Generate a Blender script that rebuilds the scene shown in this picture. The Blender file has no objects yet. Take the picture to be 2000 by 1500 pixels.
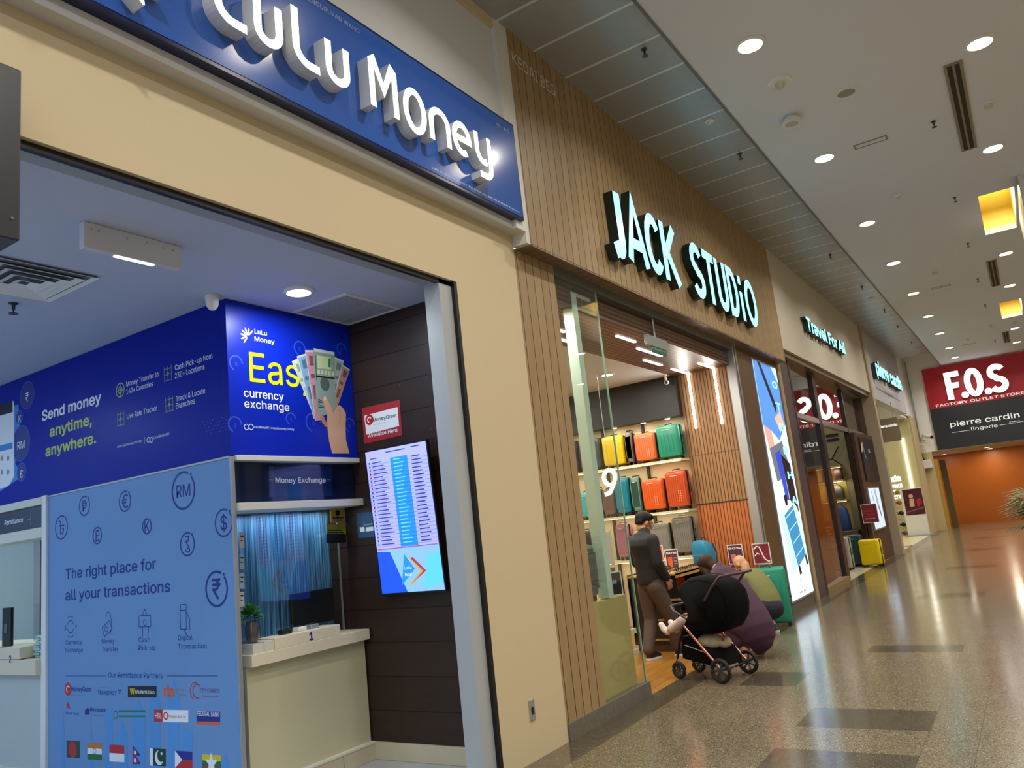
import bpy, bmesh, math, random, os
from mathutils import Vector, Matrix
random.seed(7)
SC = bpy.context.scene
COL = SC.collection
# ------------------------------------------------------------------ camera
CAM_H = 1.6
YAW, PITCH, ROLL, FPX = -0.56663134, 0.18561023, -0.10802219, 1533.936
_f = Vector((math.sin(YAW)*math.cos(PITCH), math.cos(YAW)*math.cos(PITCH), math.sin(PITCH)))
_r0 = Vector((math.cos(YAW), -math.sin(YAW), 0)); _u0 = _r0.cross(_f)
CR = _r0*math.cos(ROLL) + _u0*math.sin(ROLL)
CU = -_r0*math.sin(ROLL) + _u0*math.cos(ROLL)
cd = bpy.data.cameras.new('camera'); cam = bpy.data.objects.new('camera', cd); COL.objects.link(cam)
cd.sensor_width = 36; cd.lens = FPX/2000*36; cd.clip_end = 200; cd.clip_start = 0.05
cam.matrix_world = Matrix(((CR.x, CU.x, -_f.x, 0), (CR.y, CU.y, -_f.y, 0), (CR.z, CU.z, -_f.z, CAM_H), (0, 0, 0, 1)))
SC.camera = cam
EYE = Vector((0, 0, CAM_H))
def W(px, py, ax, v):
    """point of the real plane (axis ax = v) seen at a pixel of the 2000 x 1500 photograph"""
    d = CR*((px-1000)/FPX) - CU*((py-750)/FPX) + _f
    return EYE + d*((v-EYE[ax])/d[ax])
# ------------------------------------------------------------------ world, exposure
wd = bpy.data.worlds.new('world'); SC.world = wd; wd.use_nodes = True
bg = wd.node_tree.nodes['Background']
bg.inputs[0].default_value = (0.74, 0.87, 1.0, 1); bg.inputs[1].default_value = 1.05     # added cool ambient fill, enters where the hall is left open behind the viewer
vs = SC.view_settings
vs.view_transform = 'Standard'; vs.look = 'None'; vs.exposure = 0.0; vs.gamma = 1.0; vs.use_curve_mapping = False
SC.cycles.use_denoising = True
SC.cycles.max_bounces = 8; SC.cycles.diffuse_bounces = 4; SC.cycles.glossy_bounces = 4
SC.cycles.transmission_bounces = 6; SC.cycles.transparent_max_bounces = 12
SC.cycles.sample_clamp_indirect = 6.0
SC.cycles.caustics_reflective = False; SC.cycles.caustics_refractive = False
def area(name, loc, size, power, col=(1, 1, 1), direction=(0, 0, -1), size_y=None, parent=None, spread=180):
    l = bpy.data.lights.new(name, 'AREA'); l.energy = power; l.color = col
    l.shape = 'RECTANGLE' if size_y else 'DISK'; l.size = size
    if size_y: l.size_y = size_y
    l.spread = math.radians(spread)
    o = bpy.data.objects.new(name, l); COL.objects.link(o); o.location = loc
    o.rotation_euler = Vector(direction).to_track_quat('-Z', 'Y').to_euler()
    if parent: setpar(o, parent)
    return o
# ------------------------------------------------------------------ helpers
def setpar(o, p):
    o.parent = p; o.matrix_parent_inverse = Matrix.Translation(p.location).inverted()
def srgb(h):
    c = [int(h[i:i+2], 16)/255 for i in (0, 2, 4)]
    return tuple((x/12.92 if x <= .04045 else ((x+.055)/1.055)**2.4) for x in c)
MATS = {}
def mat(name, col, rough=.5, metal=0, emit=0, ecol=None, spec=.5, coat=0, noise=0, nscale=6, bump=0, bscale=60, alpha=None):
    if name in MATS: return MATS[name]
    if isinstance(col, str): col = srgb(col)
    m = bpy.data.materials.new(name); m.use_nodes = True; nt = m.node_tree; b = nt.nodes['Principled BSDF']
    b.inputs['Base Color'].default_value = (*col, 1); b.inputs['Roughness'].default_value = rough
    b.inputs['Metallic'].default_value = metal; b.inputs['Specular IOR Level'].default_value = spec
    b.inputs['Coat Weight'].default_value = coat
    if emit:
        b.inputs['Emission Color'].default_value = (*(ecol or col), 1); b.inputs['Emission Strength'].default_value = emit
    if noise:
        t = nt.nodes.new('ShaderNodeTexCoord'); n = nt.nodes.new('ShaderNodeTexNoise'); n.inputs['Scale'].default_value = nscale; n.inputs['Detail'].default_value = 5
        r = nt.nodes.new('ShaderNodeValToRGB')
        r.color_ramp.elements[0].color = (*[c*(1-noise) for c in col], 1); r.color_ramp.elements[1].color = (*[min(1, c*(1+noise)) for c in col], 1)
        r.color_ramp.elements[0].position = .3; r.color_ramp.elements[1].position = .7
        nt.links.new(t.outputs['Object'], n.inputs['Vector']); nt.links.new(n.outputs['Fac'], r.inputs[0]); nt.links.new(r.outputs[0], b.inputs['Base Color'])
    if bump:
        t = nt.nodes.new('ShaderNodeTexCoord'); n = nt.nodes.new('ShaderNodeTexNoise'); n.inputs['Scale'].default_value = bscale
        bu = nt.nodes.new('ShaderNodeBump'); bu.inputs['Strength'].default_value = bump; bu.inputs['Distance'].default_value = .01
        nt.links.new(t.outputs['Object'], n.inputs['Vector']); nt.links.new(n.outputs['Fac'], bu.inputs['Height']); nt.links.new(bu.outputs[0], b.inputs['Normal'])
    MATS[name] = m; return m
def boards(name, col, col2, axis, pitch, gap=.05, rough=.45, grain=(1, 1, 1), phase=0, metal=0, depth=.01, spec=.5, gapmul=.12, sharp=True):
    """boards or slats running across `axis`: groove every `pitch`, wood grain along the board"""
    if name in MATS: return MATS[name]
    col = srgb(col) if isinstance(col, str) else col; col2 = srgb(col2) if isinstance(col2, str) else col2
    m = bpy.data.materials.new(name); m.use_nodes = True; nt = m.node_tree; b = nt.nodes['Principled BSDF']; L = nt.links.new
    def N(t, **k):
        n = nt.nodes.new(t)
        for a, v in k.items(): setattr(n, a, v)
        return n
    def math_(op, a, bb=None):
        n = N('ShaderNodeMath', operation=op)
        for i, x in enumerate((a, bb)):
            if x is None: continue
            if isinstance(x, (int, float)): n.inputs[i].default_value = x
            else: L(x, n.inputs[i])
        return n.outputs[0]
    tc = N('ShaderNodeTexCoord'); sp = N('ShaderNodeSeparateXYZ'); L(tc.outputs['Object'], sp.inputs[0])
    v = math_('DIVIDE', math_('ADD', sp.outputs[axis], phase+100), pitch)
    fr = math_('FRACT', v); fl = math_('FLOOR', v)
    dist = math_('ABSOLUTE', math_('SUBTRACT', fr, .5))                 # .5 at the joint
    groove = math_('GREATER_THAN', dist, .5-gap/2)
    wn = N('ShaderNodeTexWhiteNoise', noise_dimensions='1D'); L(fl, wn.inputs['W'])
    mp = N('ShaderNodeMapping'); mp.inputs['Scale'].default_value = grain; L(tc.outputs['Object'], mp.inputs[0])
    va = N('ShaderNodeVectorMath', operation='ADD'); L(mp.outputs[0], va.inputs[0])
    cx = N('ShaderNodeCombineXYZ'); L(math_('MULTIPLY', wn.outputs[0], 40), cx.inputs[0]); L(cx.outputs[0], va.inputs[1])
    no = N('ShaderNodeTexNoise'); no.inputs['Scale'].default_value = 5; no.inputs['Detail'].default_value = 6; L(va.outputs[0], no.inputs['Vector'])
    f = math_('ADD', math_('MULTIPLY', no.outputs['Fac'], .75), math_('MULTIPLY', wn.outputs[0], .3))
    rp = N('ShaderNodeValToRGB'); rp.color_ramp.elements[0].position = .25; rp.color_ramp.elements[1].position = .8
    rp.color_ramp.elements[0].color = (*col2, 1); rp.color_ramp.elements[1].color = (*col, 1); L(f, rp.inputs[0])
    mx = N('ShaderNodeMix', data_type='RGBA'); L(groove, mx.inputs[0]); L(rp.outputs[0], mx.inputs[6]); mx.inputs[7].default_value = (*[c*gapmul for c in col2], 1)
    L(mx.outputs[2], b.inputs['Base Color']); b.inputs['Roughness'].default_value = rough; b.inputs['Metallic'].default_value = metal; b.inputs['Specular IOR Level'].default_value = spec
    bu = N('ShaderNodeBump'); bu.inputs['Strength'].default_value = .8; bu.inputs['Distance'].default_value = depth
    L(math_('SUBTRACT', 1, groove), bu.inputs['Height']); L(bu.outputs[0], b.inputs['Normal'])
    MATS[name] = m; return m
def glass(name, tint=(.93, 1, .96), rough=0, ior=1.5, refl=1.0):
    if name in MATS: return MATS[name]
    m = bpy.data.materials.new(name); m.use_nodes = True; nt = m.node_tree; nt.nodes.remove(nt.nodes['Principled BSDF'])
    out = nt.nodes['Material Output']; tr = nt.nodes.new('ShaderNodeBsdfTransparent'); tr.inputs[0].default_value = (*tint, 1)
    gl = nt.nodes.new('ShaderNodeBsdfGlossy'); gl.inputs['Roughness'].default_value = rough
    lw = nt.nodes.new('ShaderNodeLayerWeight'); lw.inputs['Blend'].default_value = .5
    pw = nt.nodes.new('ShaderNodeMath'); pw.operation = 'POWER'; pw.inputs[1].default_value = 5
    mu = nt.nodes.new('ShaderNodeMath'); mu.operation = 'MULTIPLY_ADD'; mu.inputs[1].default_value = .95*refl; mu.inputs[2].default_value = .045*refl; mu.use_clamp = True
    mx = nt.nodes.new('ShaderNodeMixShader'); L = nt.links.new
    L(lw.outputs['Facing'], pw.inputs[0]); L(pw.outputs[0], mu.inputs[0]); L(mu.outputs[0], mx.inputs[0]); L(tr.outputs[0], mx.inputs[1]); L(gl.outputs[0], mx.inputs[2]); L(mx.outputs[0], out.inputs[0])
    MATS[name] = m; return m
class MB:
    """collects shapes (world metres) into one mesh with one slot per material"""
    def __init__(s): s.v = []; s.f = []; s.mi = []; s.mats = []; s.M = Matrix.Identity(4)
    def slot(s, m):
        if m not in s.mats: s.mats.append(m)
        return s.mats.index(m)
    def add(s, vs, fs, m):
        n = len(s.v); s.v += [tuple(s.M @ Vector(p)) for p in vs]; k = s.slot(m)
        for f in fs: s.f.append(tuple(n+i for i in f)); s.mi.append(k)
        return s
    def box(s, x0, x1, y0, y1, z0, z1, m, bev=0):
        if bev:
            bm = bmesh.new(); bmesh.ops.create_cube(bm, size=1)
            for v in bm.verts: v.co = Vector(((x0+x1)/2+v.co.x*(x1-x0), (y0+y1)/2+v.co.y*(y1-y0), (z0+z1)/2+v.co.z*(z1-z0)))
            bmesh.ops.bevel(bm, geom=bm.edges[:], offset=bev, segments=3, affect='EDGES', profile=.5)
            bm.verts.index_update(); s.add([v.co[:] for v in bm.verts], [[v.index for v in f.verts] for f in bm.faces], m); bm.free(); return s
        p = [(x, y, z) for z in (z0, z1) for y in (y0, y1) for x in (x0, x1)]
        return s.add(p, [(0, 2, 3, 1), (4, 5, 7, 6), (0, 1, 5, 4), (2, 6, 7, 3), (0, 4, 6, 2), (1, 3, 7, 5)], m)
    def hexa(s, a, b, m):
        """two quads (lists of 4 points) joined"""
        return s.add(list(a)+list(b), [(3, 2, 1, 0), (4, 5, 6, 7), (0, 1, 5, 4), (1, 2, 6, 5), (2, 3, 7, 6), (3, 0, 4, 7)], m)
    def rings(s, rs, m, cap0=True, cap1=True):
        n = len(rs[0]); vs = [p for r in rs for p in r]; fs = []
        for i in range(len(rs)-1):
            for j in range(n):
                a, b = i*n+j, i*n+(j+1) % n; fs.append((a, b, b+n, a+n))
        if cap0: fs.append(tuple(range(n))[::-1])
        if cap1: fs.append(tuple(range((len(rs)-1)*n, len(rs)*n)))
        return s.add(vs, fs, m)
    def tube(s, path, r, m, n=8, close=False):
        path = [Vector(p) for p in path]; rs = []; up = Vector((0, 0, 1)); k = len(path)
        for i, p in enumerate(path):
            a = path[i-1] if (i or close) else p; b = path[(i+1) % k] if (i < k-1 or close) else p
            t = (b-a).normalized(); u = t.cross(up)
            if u.length < .15: u = t.cross(Vector((1, 0, 0)))
            u.normalize(); w = u.cross(t); rr = r[i] if isinstance(r, (list, tuple)) else r
            rs.append([p+(u*math.cos(2*math.pi*j/n)+w*math.sin(2*math.pi*j/n))*rr for j in range(n)])
        if close: rs.append(rs[0])
        return s.rings(rs, m, not close, not close)
    def cyl(s, p0, p1, r, m, n=20, r1=None): return s.tube([p0, p1], [r, r if r1 is None else r1], m, n)
    def lathe(s, prof, c, axis, m, n=24, cap=True):
        """prof: (radius, height along axis) list"""
        a = Vector(axis).normalized(); u = a.cross(Vector((0, 0, 1)) if abs(a.z) < .9 else Vector((1, 0, 0))).normalized(); w = a.cross(u); c = Vector(c)
        return s.rings([[c+a*h+(u*math.cos(2*math.pi*j/n)+w*math.sin(2*math.pi*j/n))*max(r, 1e-4) for j in range(n)] for r, h in prof], m, cap, cap)
    def ball(s, c, r, m, n=12, sc=(1, 1, 1)):
        c = Vector(c); k = n//2+1
        return s.rings([[c+Vector((math.cos(2*math.pi*j/n)*math.sin(t)*r*sc[0], math.sin(2*math.pi*j/n)*math.sin(t)*r*sc[1], -math.cos(t)*r*sc[2])) for j in range(n)]
                        for t in [max(.02, min(math.pi-.02, math.pi*i/(k-1))) for i in range(k)]], m)
    def prism(s, fr, pts, c0, c1, m):
        """2-D outline (frame a,b) extruded along the frame normal"""
        n = len(pts); return s.add([fr(a, b, c0) for a, b in pts]+[fr(a, b, c1) for a, b in pts],
                                   [tuple(range(n))[::-1], tuple(range(n, 2*n))]+[(i, (i+1) % n, n+(i+1) % n, n+i) for i in range(n)], m)
    def flat(s, fr, pts, c, m): return s.add([fr(a, b, c) for a, b in pts], [tuple(range(len(pts)))], m)
    def mesh(s, name, smooth=False):
        me = bpy.data.meshes.new(name); me.from_pydata(s.v, [], s.f)
        for m in s.mats: me.materials.append(m)
        me.polygons.foreach_set('material_index', s.mi)
        bm = bmesh.new(); bm.from_mesh(me)
        if smooth: bmesh.ops.recalc_face_normals(bm, faces=bm.faces[:])
        else: bmesh.ops.recalc_face_normals(bm, faces=bm.faces[:])
        bm.to_mesh(me); bm.free()
        if smooth: me.polygons.foreach_set('use_smooth', [True]*len(me.polygons)); me.set_sharp_from_angle(angle=math.radians(40))
        me.update(); return me
    def build(s, name, parent=None, smooth=False, label=None, cat=None, group=None, kind=None):
        o = bpy.data.objects.new(name, s.mesh(name, smooth)); COL.objects.link(o)
        if parent: setpar2(o, parent)
        return tag(o, label, cat, group, kind)
def setpar2(o, p):
    """parent a mesh whose points are in world metres"""
    o.parent = p; q = p; M = Matrix.Identity(4)
    while q: M = Matrix.Translation(q.location) @ q.matrix_parent_inverse @ M if q.parent else Matrix.Translation(q.location) @ M; q = q.parent
    o.matrix_parent_inverse = M.inverted()
def tag(o, label=None, cat=None, group=None, kind=None):
    if label: o['label'] = label
    if cat: o['category'] = cat
    if group: o['group'] = group
    if kind: o['kind'] = kind
    return o
def thing(name, label, cat, loc=(0, 0, 0), group=None):
    o = bpy.data.objects.new(name, None); COL.objects.link(o); o.location = loc; o.empty_display_size = .1
    return tag(o, label, cat, group)
def struct(name, mb, parent=None, smooth=False): return mb.build(name, parent, smooth, kind='structure')
def dup(o, off, label=None, parent=None):
    c = o.copy(); COL.objects.link(c)
    if parent: mi = o.matrix_parent_inverse.copy(); c.parent = parent; c.matrix_parent_inverse = mi
    else: c.location = Vector(o.location)+Vector(off)
    if label: c['label'] = label
    for ch in o.children: dup(ch, (0, 0, 0), None, c)
    return c
class FR:
    """flat frame: a along u, b along v, c along the normal"""
    def __init__(s, o, u, v): s.o = Vector(o); s.u = Vector(u); s.v = Vector(v); s.n = s.u.cross(s.v).normalized()
    def __call__(s, a, b, c=0): return s.o+s.u*a+s.v*b+s.n*c
def FX(x): return FR((x, 0, 0), (0, 1, 0), (0, 0, 1))      # plane facing the corridor: a = y, b = z
def FY(y): return FR((0, y, 0), (1, 0, 0), (0, 0, 1))      # plane facing the viewer down the corridor: a = x, b = z
# ---- writing
_fp = os.path.join(bpy.utils.resource_path('LOCAL'), 'datafiles', 'fonts', 'Inter.woff2')
try: INTER = bpy.data.fonts.load(_fp)
except Exception: INTER = None
_tc = {}
from mathutils.geometry import tessellate_polygon
def outline_fill(txt, builtin):
    c = bpy.data.curves.new('writing', 'FONT'); c.body = txt; c.resolution_u = 3; c.fill_mode = 'NONE'
    if INTER and not builtin: c.font = INTER
    o = bpy.data.objects.new('writing', c); m = o.to_mesh(); P = [(v.co.x, v.co.y) for v in m.vertices]; nb = {}
    for e in m.edges:
        a, b = e.vertices; nb.setdefault(a, []).append(b); nb.setdefault(b, []).append(a)
    o.to_mesh_clear(); bpy.data.objects.remove(o); bpy.data.curves.remove(c)
    loops = []; seen = set()
    for st in sorted(nb):                                          # closed outlines, walked in index order so their turn is kept
        if st in seen: continue
        lp = [st]; seen.add(st); cur = st
        while True:
            nx = [q for q in nb[cur] if q not in seen]
            if not nx: break
            cur = min(nx, key=lambda q: abs(q-cur)) ; seen.add(cur); lp.append(cur)
        if len(lp) > 2: loops.append([P[k] for k in lp])
    ar = lambda L: sum(a[0]*b[1]-b[0]*a[1] for a, b in zip(L, L[1:]+L[:1]))/2
    def inside(q, L):
        r = False
        for (x0, y0), (x1, y1) in zip(L, L[1:]+L[:1]):
            if (y0 > q[1]) != (y1 > q[1]) and q[0] < (x1-x0)*(q[1]-y0)/(y1-y0)+x0: r = not r
        return r
    if not loops: return [], [], []
    A = [ar(L) for L in loops]; sg = A[max(range(len(A)), key=lambda k: abs(A[k]))] > 0
    outs = [k for k in range(len(A)) if (A[k] > 0) == sg]; hol = {k: [] for k in outs}
    for k in range(len(A)):
        if k in hol: continue
        f = [q for q in outs if abs(A[q]) > abs(A[k]) and inside(loops[k][0], loops[q])]
        if f: hol[min(f, key=lambda q: abs(A[q]))].append(k)
    V, T, Z = [], [], []
    for i_, k in enumerate(outs):
        pl = [[Vector((x, y, 0)) for x, y in loops[q]] for q in [k]+hol[k]]; n = len(V); V += [(v.x, v.y) for L in pl for v in L]; Z += [i_ % 4]*(len(V)-n)
        T += [tuple(n+i for i in t) for t in tessellate_polygon(pl)]
    return V, T, Z
def glyphs(txt, bold=0, builtin=False):
    k = (txt, bold, builtin)
    if k not in _tc:
        V0, T0, Z0 = outline_fill(txt, builtin); vs, fs, zs = [], [], []
        for q in range(8 if bold else 1):                          # heavier weight: the same outline struck again around its place
            dx, dy = (bold*math.cos(q*math.pi/4), bold*math.sin(q*math.pi/4)) if bold else (0, 0)
            n = len(vs); zs += [q*4+z for z in Z0]; vs += [(x+dx, y+dy) for x, y in V0]; fs += [tuple(n+i for i in t) for t in T0]
        xs = [p[0] for p in vs] or [0]; ys = [p[1] for p in vs] or [0]
        _tc[k] = (vs, fs, min(xs), max(xs), min(ys), max(ys), zs)
    return _tc[k]
CAP = .727
class Art:
    """printing on a flat frame: thin layers of colour, one mesh"""
    def __init__(s, fr, axis, val, lift=.0007): s.fr = fr; s.ax = axis; s.val = val; s.mb = MB(); s.c = lift; s.k = 0; s.keep = False
    def ab(s, px, py):
        p = W(px, py, s.ax, s.val)-s.fr.o
        return p.dot(s.fr.u), p.dot(s.fr.v)
    def lay(s): s.k += 1; return s.c+s.k*.000022
    def poly(s, pts, m): s.mb.flat(s.fr, pts, s.lay(), m)
    def rect(s, a0, b0, a1, b1, m): s.poly([(a0, b0), (a1, b0), (a1, b1), (a0, b1)], m)
    def pxpoly(s, pts, m): s.poly([s.ab(*p) for p in pts], m)
    def disc(s, a, b, r, m, n=28, ry=None): s.poly([(a+r*math.cos(2*math.pi*i/n), b+(ry or r)*math.sin(2*math.pi*i/n)) for i in range(n)], m)
    def ring(s, a, b, r, w, m, t0=0, t1=360, n=36):
        c = s.lay(); P = []
        for i in range(n+1):
            t = math.radians(t0+(t1-t0)*i/n); P.append((math.cos(t), math.sin(t)))
        s.mb.add([s.fr(a+x*r, b+y*r, c) for x, y in P]+[s.fr(a+x*(r-w), b+y*(r-w), c) for x, y in P], [(i, i+1, n+2+i, n+1+i) for i in range(n)], m)
    def line(s, pts, w, m):
        c = s.lay()
        for (a0, b0), (a1, b1) in zip(pts, pts[1:]):
            d = math.hypot(a1-a0, b1-b0) or 1e-6; x, y = -(b1-b0)/d*w/2, (a1-a0)/d*w/2
            s.mb.add([s.fr(a0+x, b0+y, c), s.fr(a0-x, b0-y, c), s.fr(a1-x, b1-y, c), s.fr(a1+x, b1+y, c)], [(0, 1, 2, 3)], m)
    def text(s, txt, a0, b0, m, a1=None, h=None, bold=0, align='l', builtin=False, tight=False):
        """baseline from (a0,b0); width to a1 and / or cap height h"""
        vs, fs, x0, x1, y0, y1, zz = glyphs(txt, bold, builtin)
        if not vs: return
        if tight: yb, hh = y0, y1-y0
        else: yb, hh = 0, CAP
        sy = (h/hh) if h else (a1-a0)/(x1-x0); sx = ((a1-a0)/(x1-x0)) if a1 is not None else sy
        off = 0 if align == 'l' else (-(x1-x0)*sx/2 if align == 'c' else -(x1-x0)*sx)
        c = s.lay(); s.mb.add([s.fr(a0+off+(x-x0)*sx, b0+(y-yb)*sy, c+z*.000009) for (x, y), z in zip(vs, zz)], fs, m); s.k += 14 if bold else 2
    def tpx(s, txt, p0, p1, m, h=None, bold=0, builtin=False):
        """baseline between two pixels of the photograph, h in metres"""
        a0, b0 = s.ab(*p0); a1, b1 = s.ab(*p1); s.text(txt, a0, (b0+b1)/2, m, a1=a1, h=h, bold=bold, builtin=builtin)
    def done(s, name, parent, label=None): return s.mb.build(name, parent, label=label)
    def cut(s, name, parent, label=None):
        if s.mb.v: s.mb.build(name, parent, label=label); s.mb = MB()
        if not s.keep: s.k = 12
def arc(cx, cy, rx, ry, t0, t1, n=10): return [(cx+rx*math.cos(math.radians(t0+(t1-t0)*i/n)), cy+ry*math.sin(math.radians(t0+(t1-t0)*i/n))) for i in range(n+1)]
def ribbon(pts, w, closed=False):
    """outline of a thick stroke (constant width, mitred) as quads left / right"""
    n = len(pts); L = []; R = []
    for i in range(n):
        p = Vector(pts[i]); a = Vector(pts[i-1]) if (i or closed) else p; b = Vector(pts[(i+1) % n]) if (i < n-1 or closed) else p
        d1 = (p-a).normalized() if (p-a).length > 1e-9 else (b-p).normalized(); d2 = (b-p).normalized() if (b-p).length > 1e-9 else d1
        t = (d1+d2); t = t.normalized() if t.length > 1e-6 else d1
        nn = Vector((-t.y, t.x)); k = max(.5, nn.dot(Vector((-d1.y, d1.x)))); L.append(p+nn*w/2/k); R.append(p-nn*w/2/k)
    if closed: L.append(L[0]); R.append(R[0])
    return L, R
def stroke_solid(mb, fr, pts, w, c0, c1, ms, mf, closed=False):
    """extruded stroke: sides ms, front face mf"""
    L, R = ribbon(pts, w, closed); n = len(L)
    V = [fr(p.x, p.y, c0) for p in L]+[fr(p.x, p.y, c0) for p in R]+[fr(p.x, p.y, c1) for p in L]+[fr(p.x, p.y, c1) for p in R]
    side = []; face = []
    for i in range(n-1):
        side += [(i, i+1, 2*n+i+1, 2*n+i), (n+i+1, n+i, 3*n+i, 3*n+i+1), (i+1, i, n+i, n+i+1)]
        face += [(2*n+i, 2*n+i+1, 3*n+i+1, 3*n+i)]
    if not closed: side += [(0, n, 3*n, 2*n), (n-1, 2*n-1, 4*n-1, 3*n-1)]
    return V, side, face
def sign_letter(name, parent, fr, strokes, w, c0, c1, ms, mf):
    """one channel letter: dark or white sides, lit face as its own sub-part"""
    body = MB(); lit = MB()
    for st in strokes:
        cl = st[-1] == 'c'; pts = st[:-1] if cl else st
        V, sd, fc = stroke_solid(None, fr, pts, w, c0, c1, ms, mf, cl)
        body.add(V, sd, ms); lit.add([fr.n*.0008+p for p in V], fc, mf)
    o = body.build(name, parent); lit.build('lit_face', o); return o
def text_letter(name, parent, fr, ch, a0, b0, sx, sy, c0, c1, ms, mf, bold):
    vs, fs, x0, x1, y0, y1, zz = glyphs(ch, bold)
    n = len(vs); P = [(a0+x*sx, b0+y*sy) for x, y in vs]
    from collections import Counter
    ec = Counter()
    for f in fs:
        for i in range(len(f)): ec[tuple(sorted((f[i], f[(i+1) % len(f)])))] += 1
    body = MB(); body.add([fr(a, b, c0) for a, b in P]+[fr(a, b, c1) for a, b in P], [(e[0], e[1], n+e[1], n+e[0]) for e, k in ec.items() if k == 1]+[tuple(f) for f in fs], ms)
    o = body.build(name, parent)
    lit = MB(); lit.add([fr(a, b, c1+.0008+z*.00002) for (a, b), z in zip(P, zz)], fs, mf); lit.build('lit_face', o); return o
def word_letters(word, parent, fr, a0, a1, b0, h, c0, c1, ms, mf, bold, name='letter'):
    vs, fs, x0, x1, y0, y1, zz = glyphs(word, bold); sx = (a1-a0)/(x1-x0); sy = h/CAP
    def adv(t): g = glyphs(t+'I', bold); return g[3]
    base = glyphs('I', bold)[3]
    for i, ch in enumerate(word):
        if ch == ' ': continue
        text_letter(name, parent, fr, ch, a0+(adv(word[:i])-base-x0)*sx, b0, sx, sy, c0, c1, ms, mf, bold)
# ------------------------------------------------------------------ materials
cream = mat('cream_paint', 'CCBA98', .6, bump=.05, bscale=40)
white = mat('white_paint', 'D6D4CC', .55)
ceilm = mat('ceiling_paint', 'DADFEC', .7)
whitep = mat('white_plastic', 'E4E4E0', .35)
greyp = mat('grey_paint', '9EA3A6', .5)
alu = mat('aluminium', 'B4B6B8', .35, metal=.7)
chrome = mat('chrome', 'D0D0D0', .15, metal=1)
dark = mat('black_plastic', '15161A', .4)
dgrey = mat('dark_grey_metal', '2C2D31', .4, metal=.4)
black = mat('black_satin', '0C0C0E', .45)
navy = mat('sign_navy_acrylic', '2A5AB2', .15, coat=.5)
edge = mat('sign_edge_navy', '101C48', .2)
lit = mat('lit_white_acrylic', '303030', .3, emit=2.2, ecol=(.93, .98, 1))
litj = mat('lit_cyan_white_acrylic', '203030', .3, emit=2.0, ecol=(.29, .84, .95))
ledw = mat('led_strip_white', 'FFFFFF', .3, emit=5, ecol=(1, .97, .88))
ledy = mat('led_strip_warm', 'FFF2D0', .3, emit=4, ecol=(1, .86, .55))
lampw = mat('downlight_lens_warm', 'FFFFFF', .3, emit=16, ecol=(1, .88, .62))
lampc = mat('downlight_lens_cool', 'FFFFFF', .3, emit=12, ecol=(.86, .97, 1))
wood = boards('oak_boards', 'A58A64', '927852', 1, .128, gap=.07, rough=.5, gapmul=.05, grain=(4, 4, .5))
woodsof = boards('oak_soffit_boards', '846A50', '745A42', 1, .128, gap=.05, rough=.22, grain=(.6, 4, 4), spec=.6)
slatc = boards('brown_slat_ceiling', '82543C', '6A4028', 0, .07, gap=.36, rough=.45, grain=(4, .4, 4), gapmul=.15, depth=.02)
slato = boards('orange_slat_wall', 'B08050', '946A3E', 0, .05, gap=.28, rough=.45, grain=(4, 4, .4), gapmul=.28, depth=.02)
slatl = boards('slats_orange_light_painted', 'C8743C', 'B0602C', 0, .05, gap=.26, rough=.45, grain=(4, 4, .4), gapmul=.35, depth=.02)  # lower slats: the orange light falling there is put into the colour
plank = boards('dark_walnut_planks', '33241D', '291C16', 2, .2525, gap=.034, rough=.42, grain=(.4, .4, 5), phase=-.115, gapmul=.3, depth=.006, spec=.35)
strip = boards('perforated_metal_ceiling', 'A6A8AA', '9A9C9E', 1, .605, gap=.05, rough=.32, grain=(2, 2, 2), phase=-.085+.0, gapmul=2.2, depth=-.004, metal=.15)
floorw = boards('orange_wood_floor', 'A8762C', '8A5C20', 0, .14, gap=.03, rough=.3, grain=(5, .4, 4))
tilef = boards('beige_floor_tile', 'C9BFA6', 'B8AD92', 1, .6, gap=.012, rough=.25, gapmul=.6, depth=.002)
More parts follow.
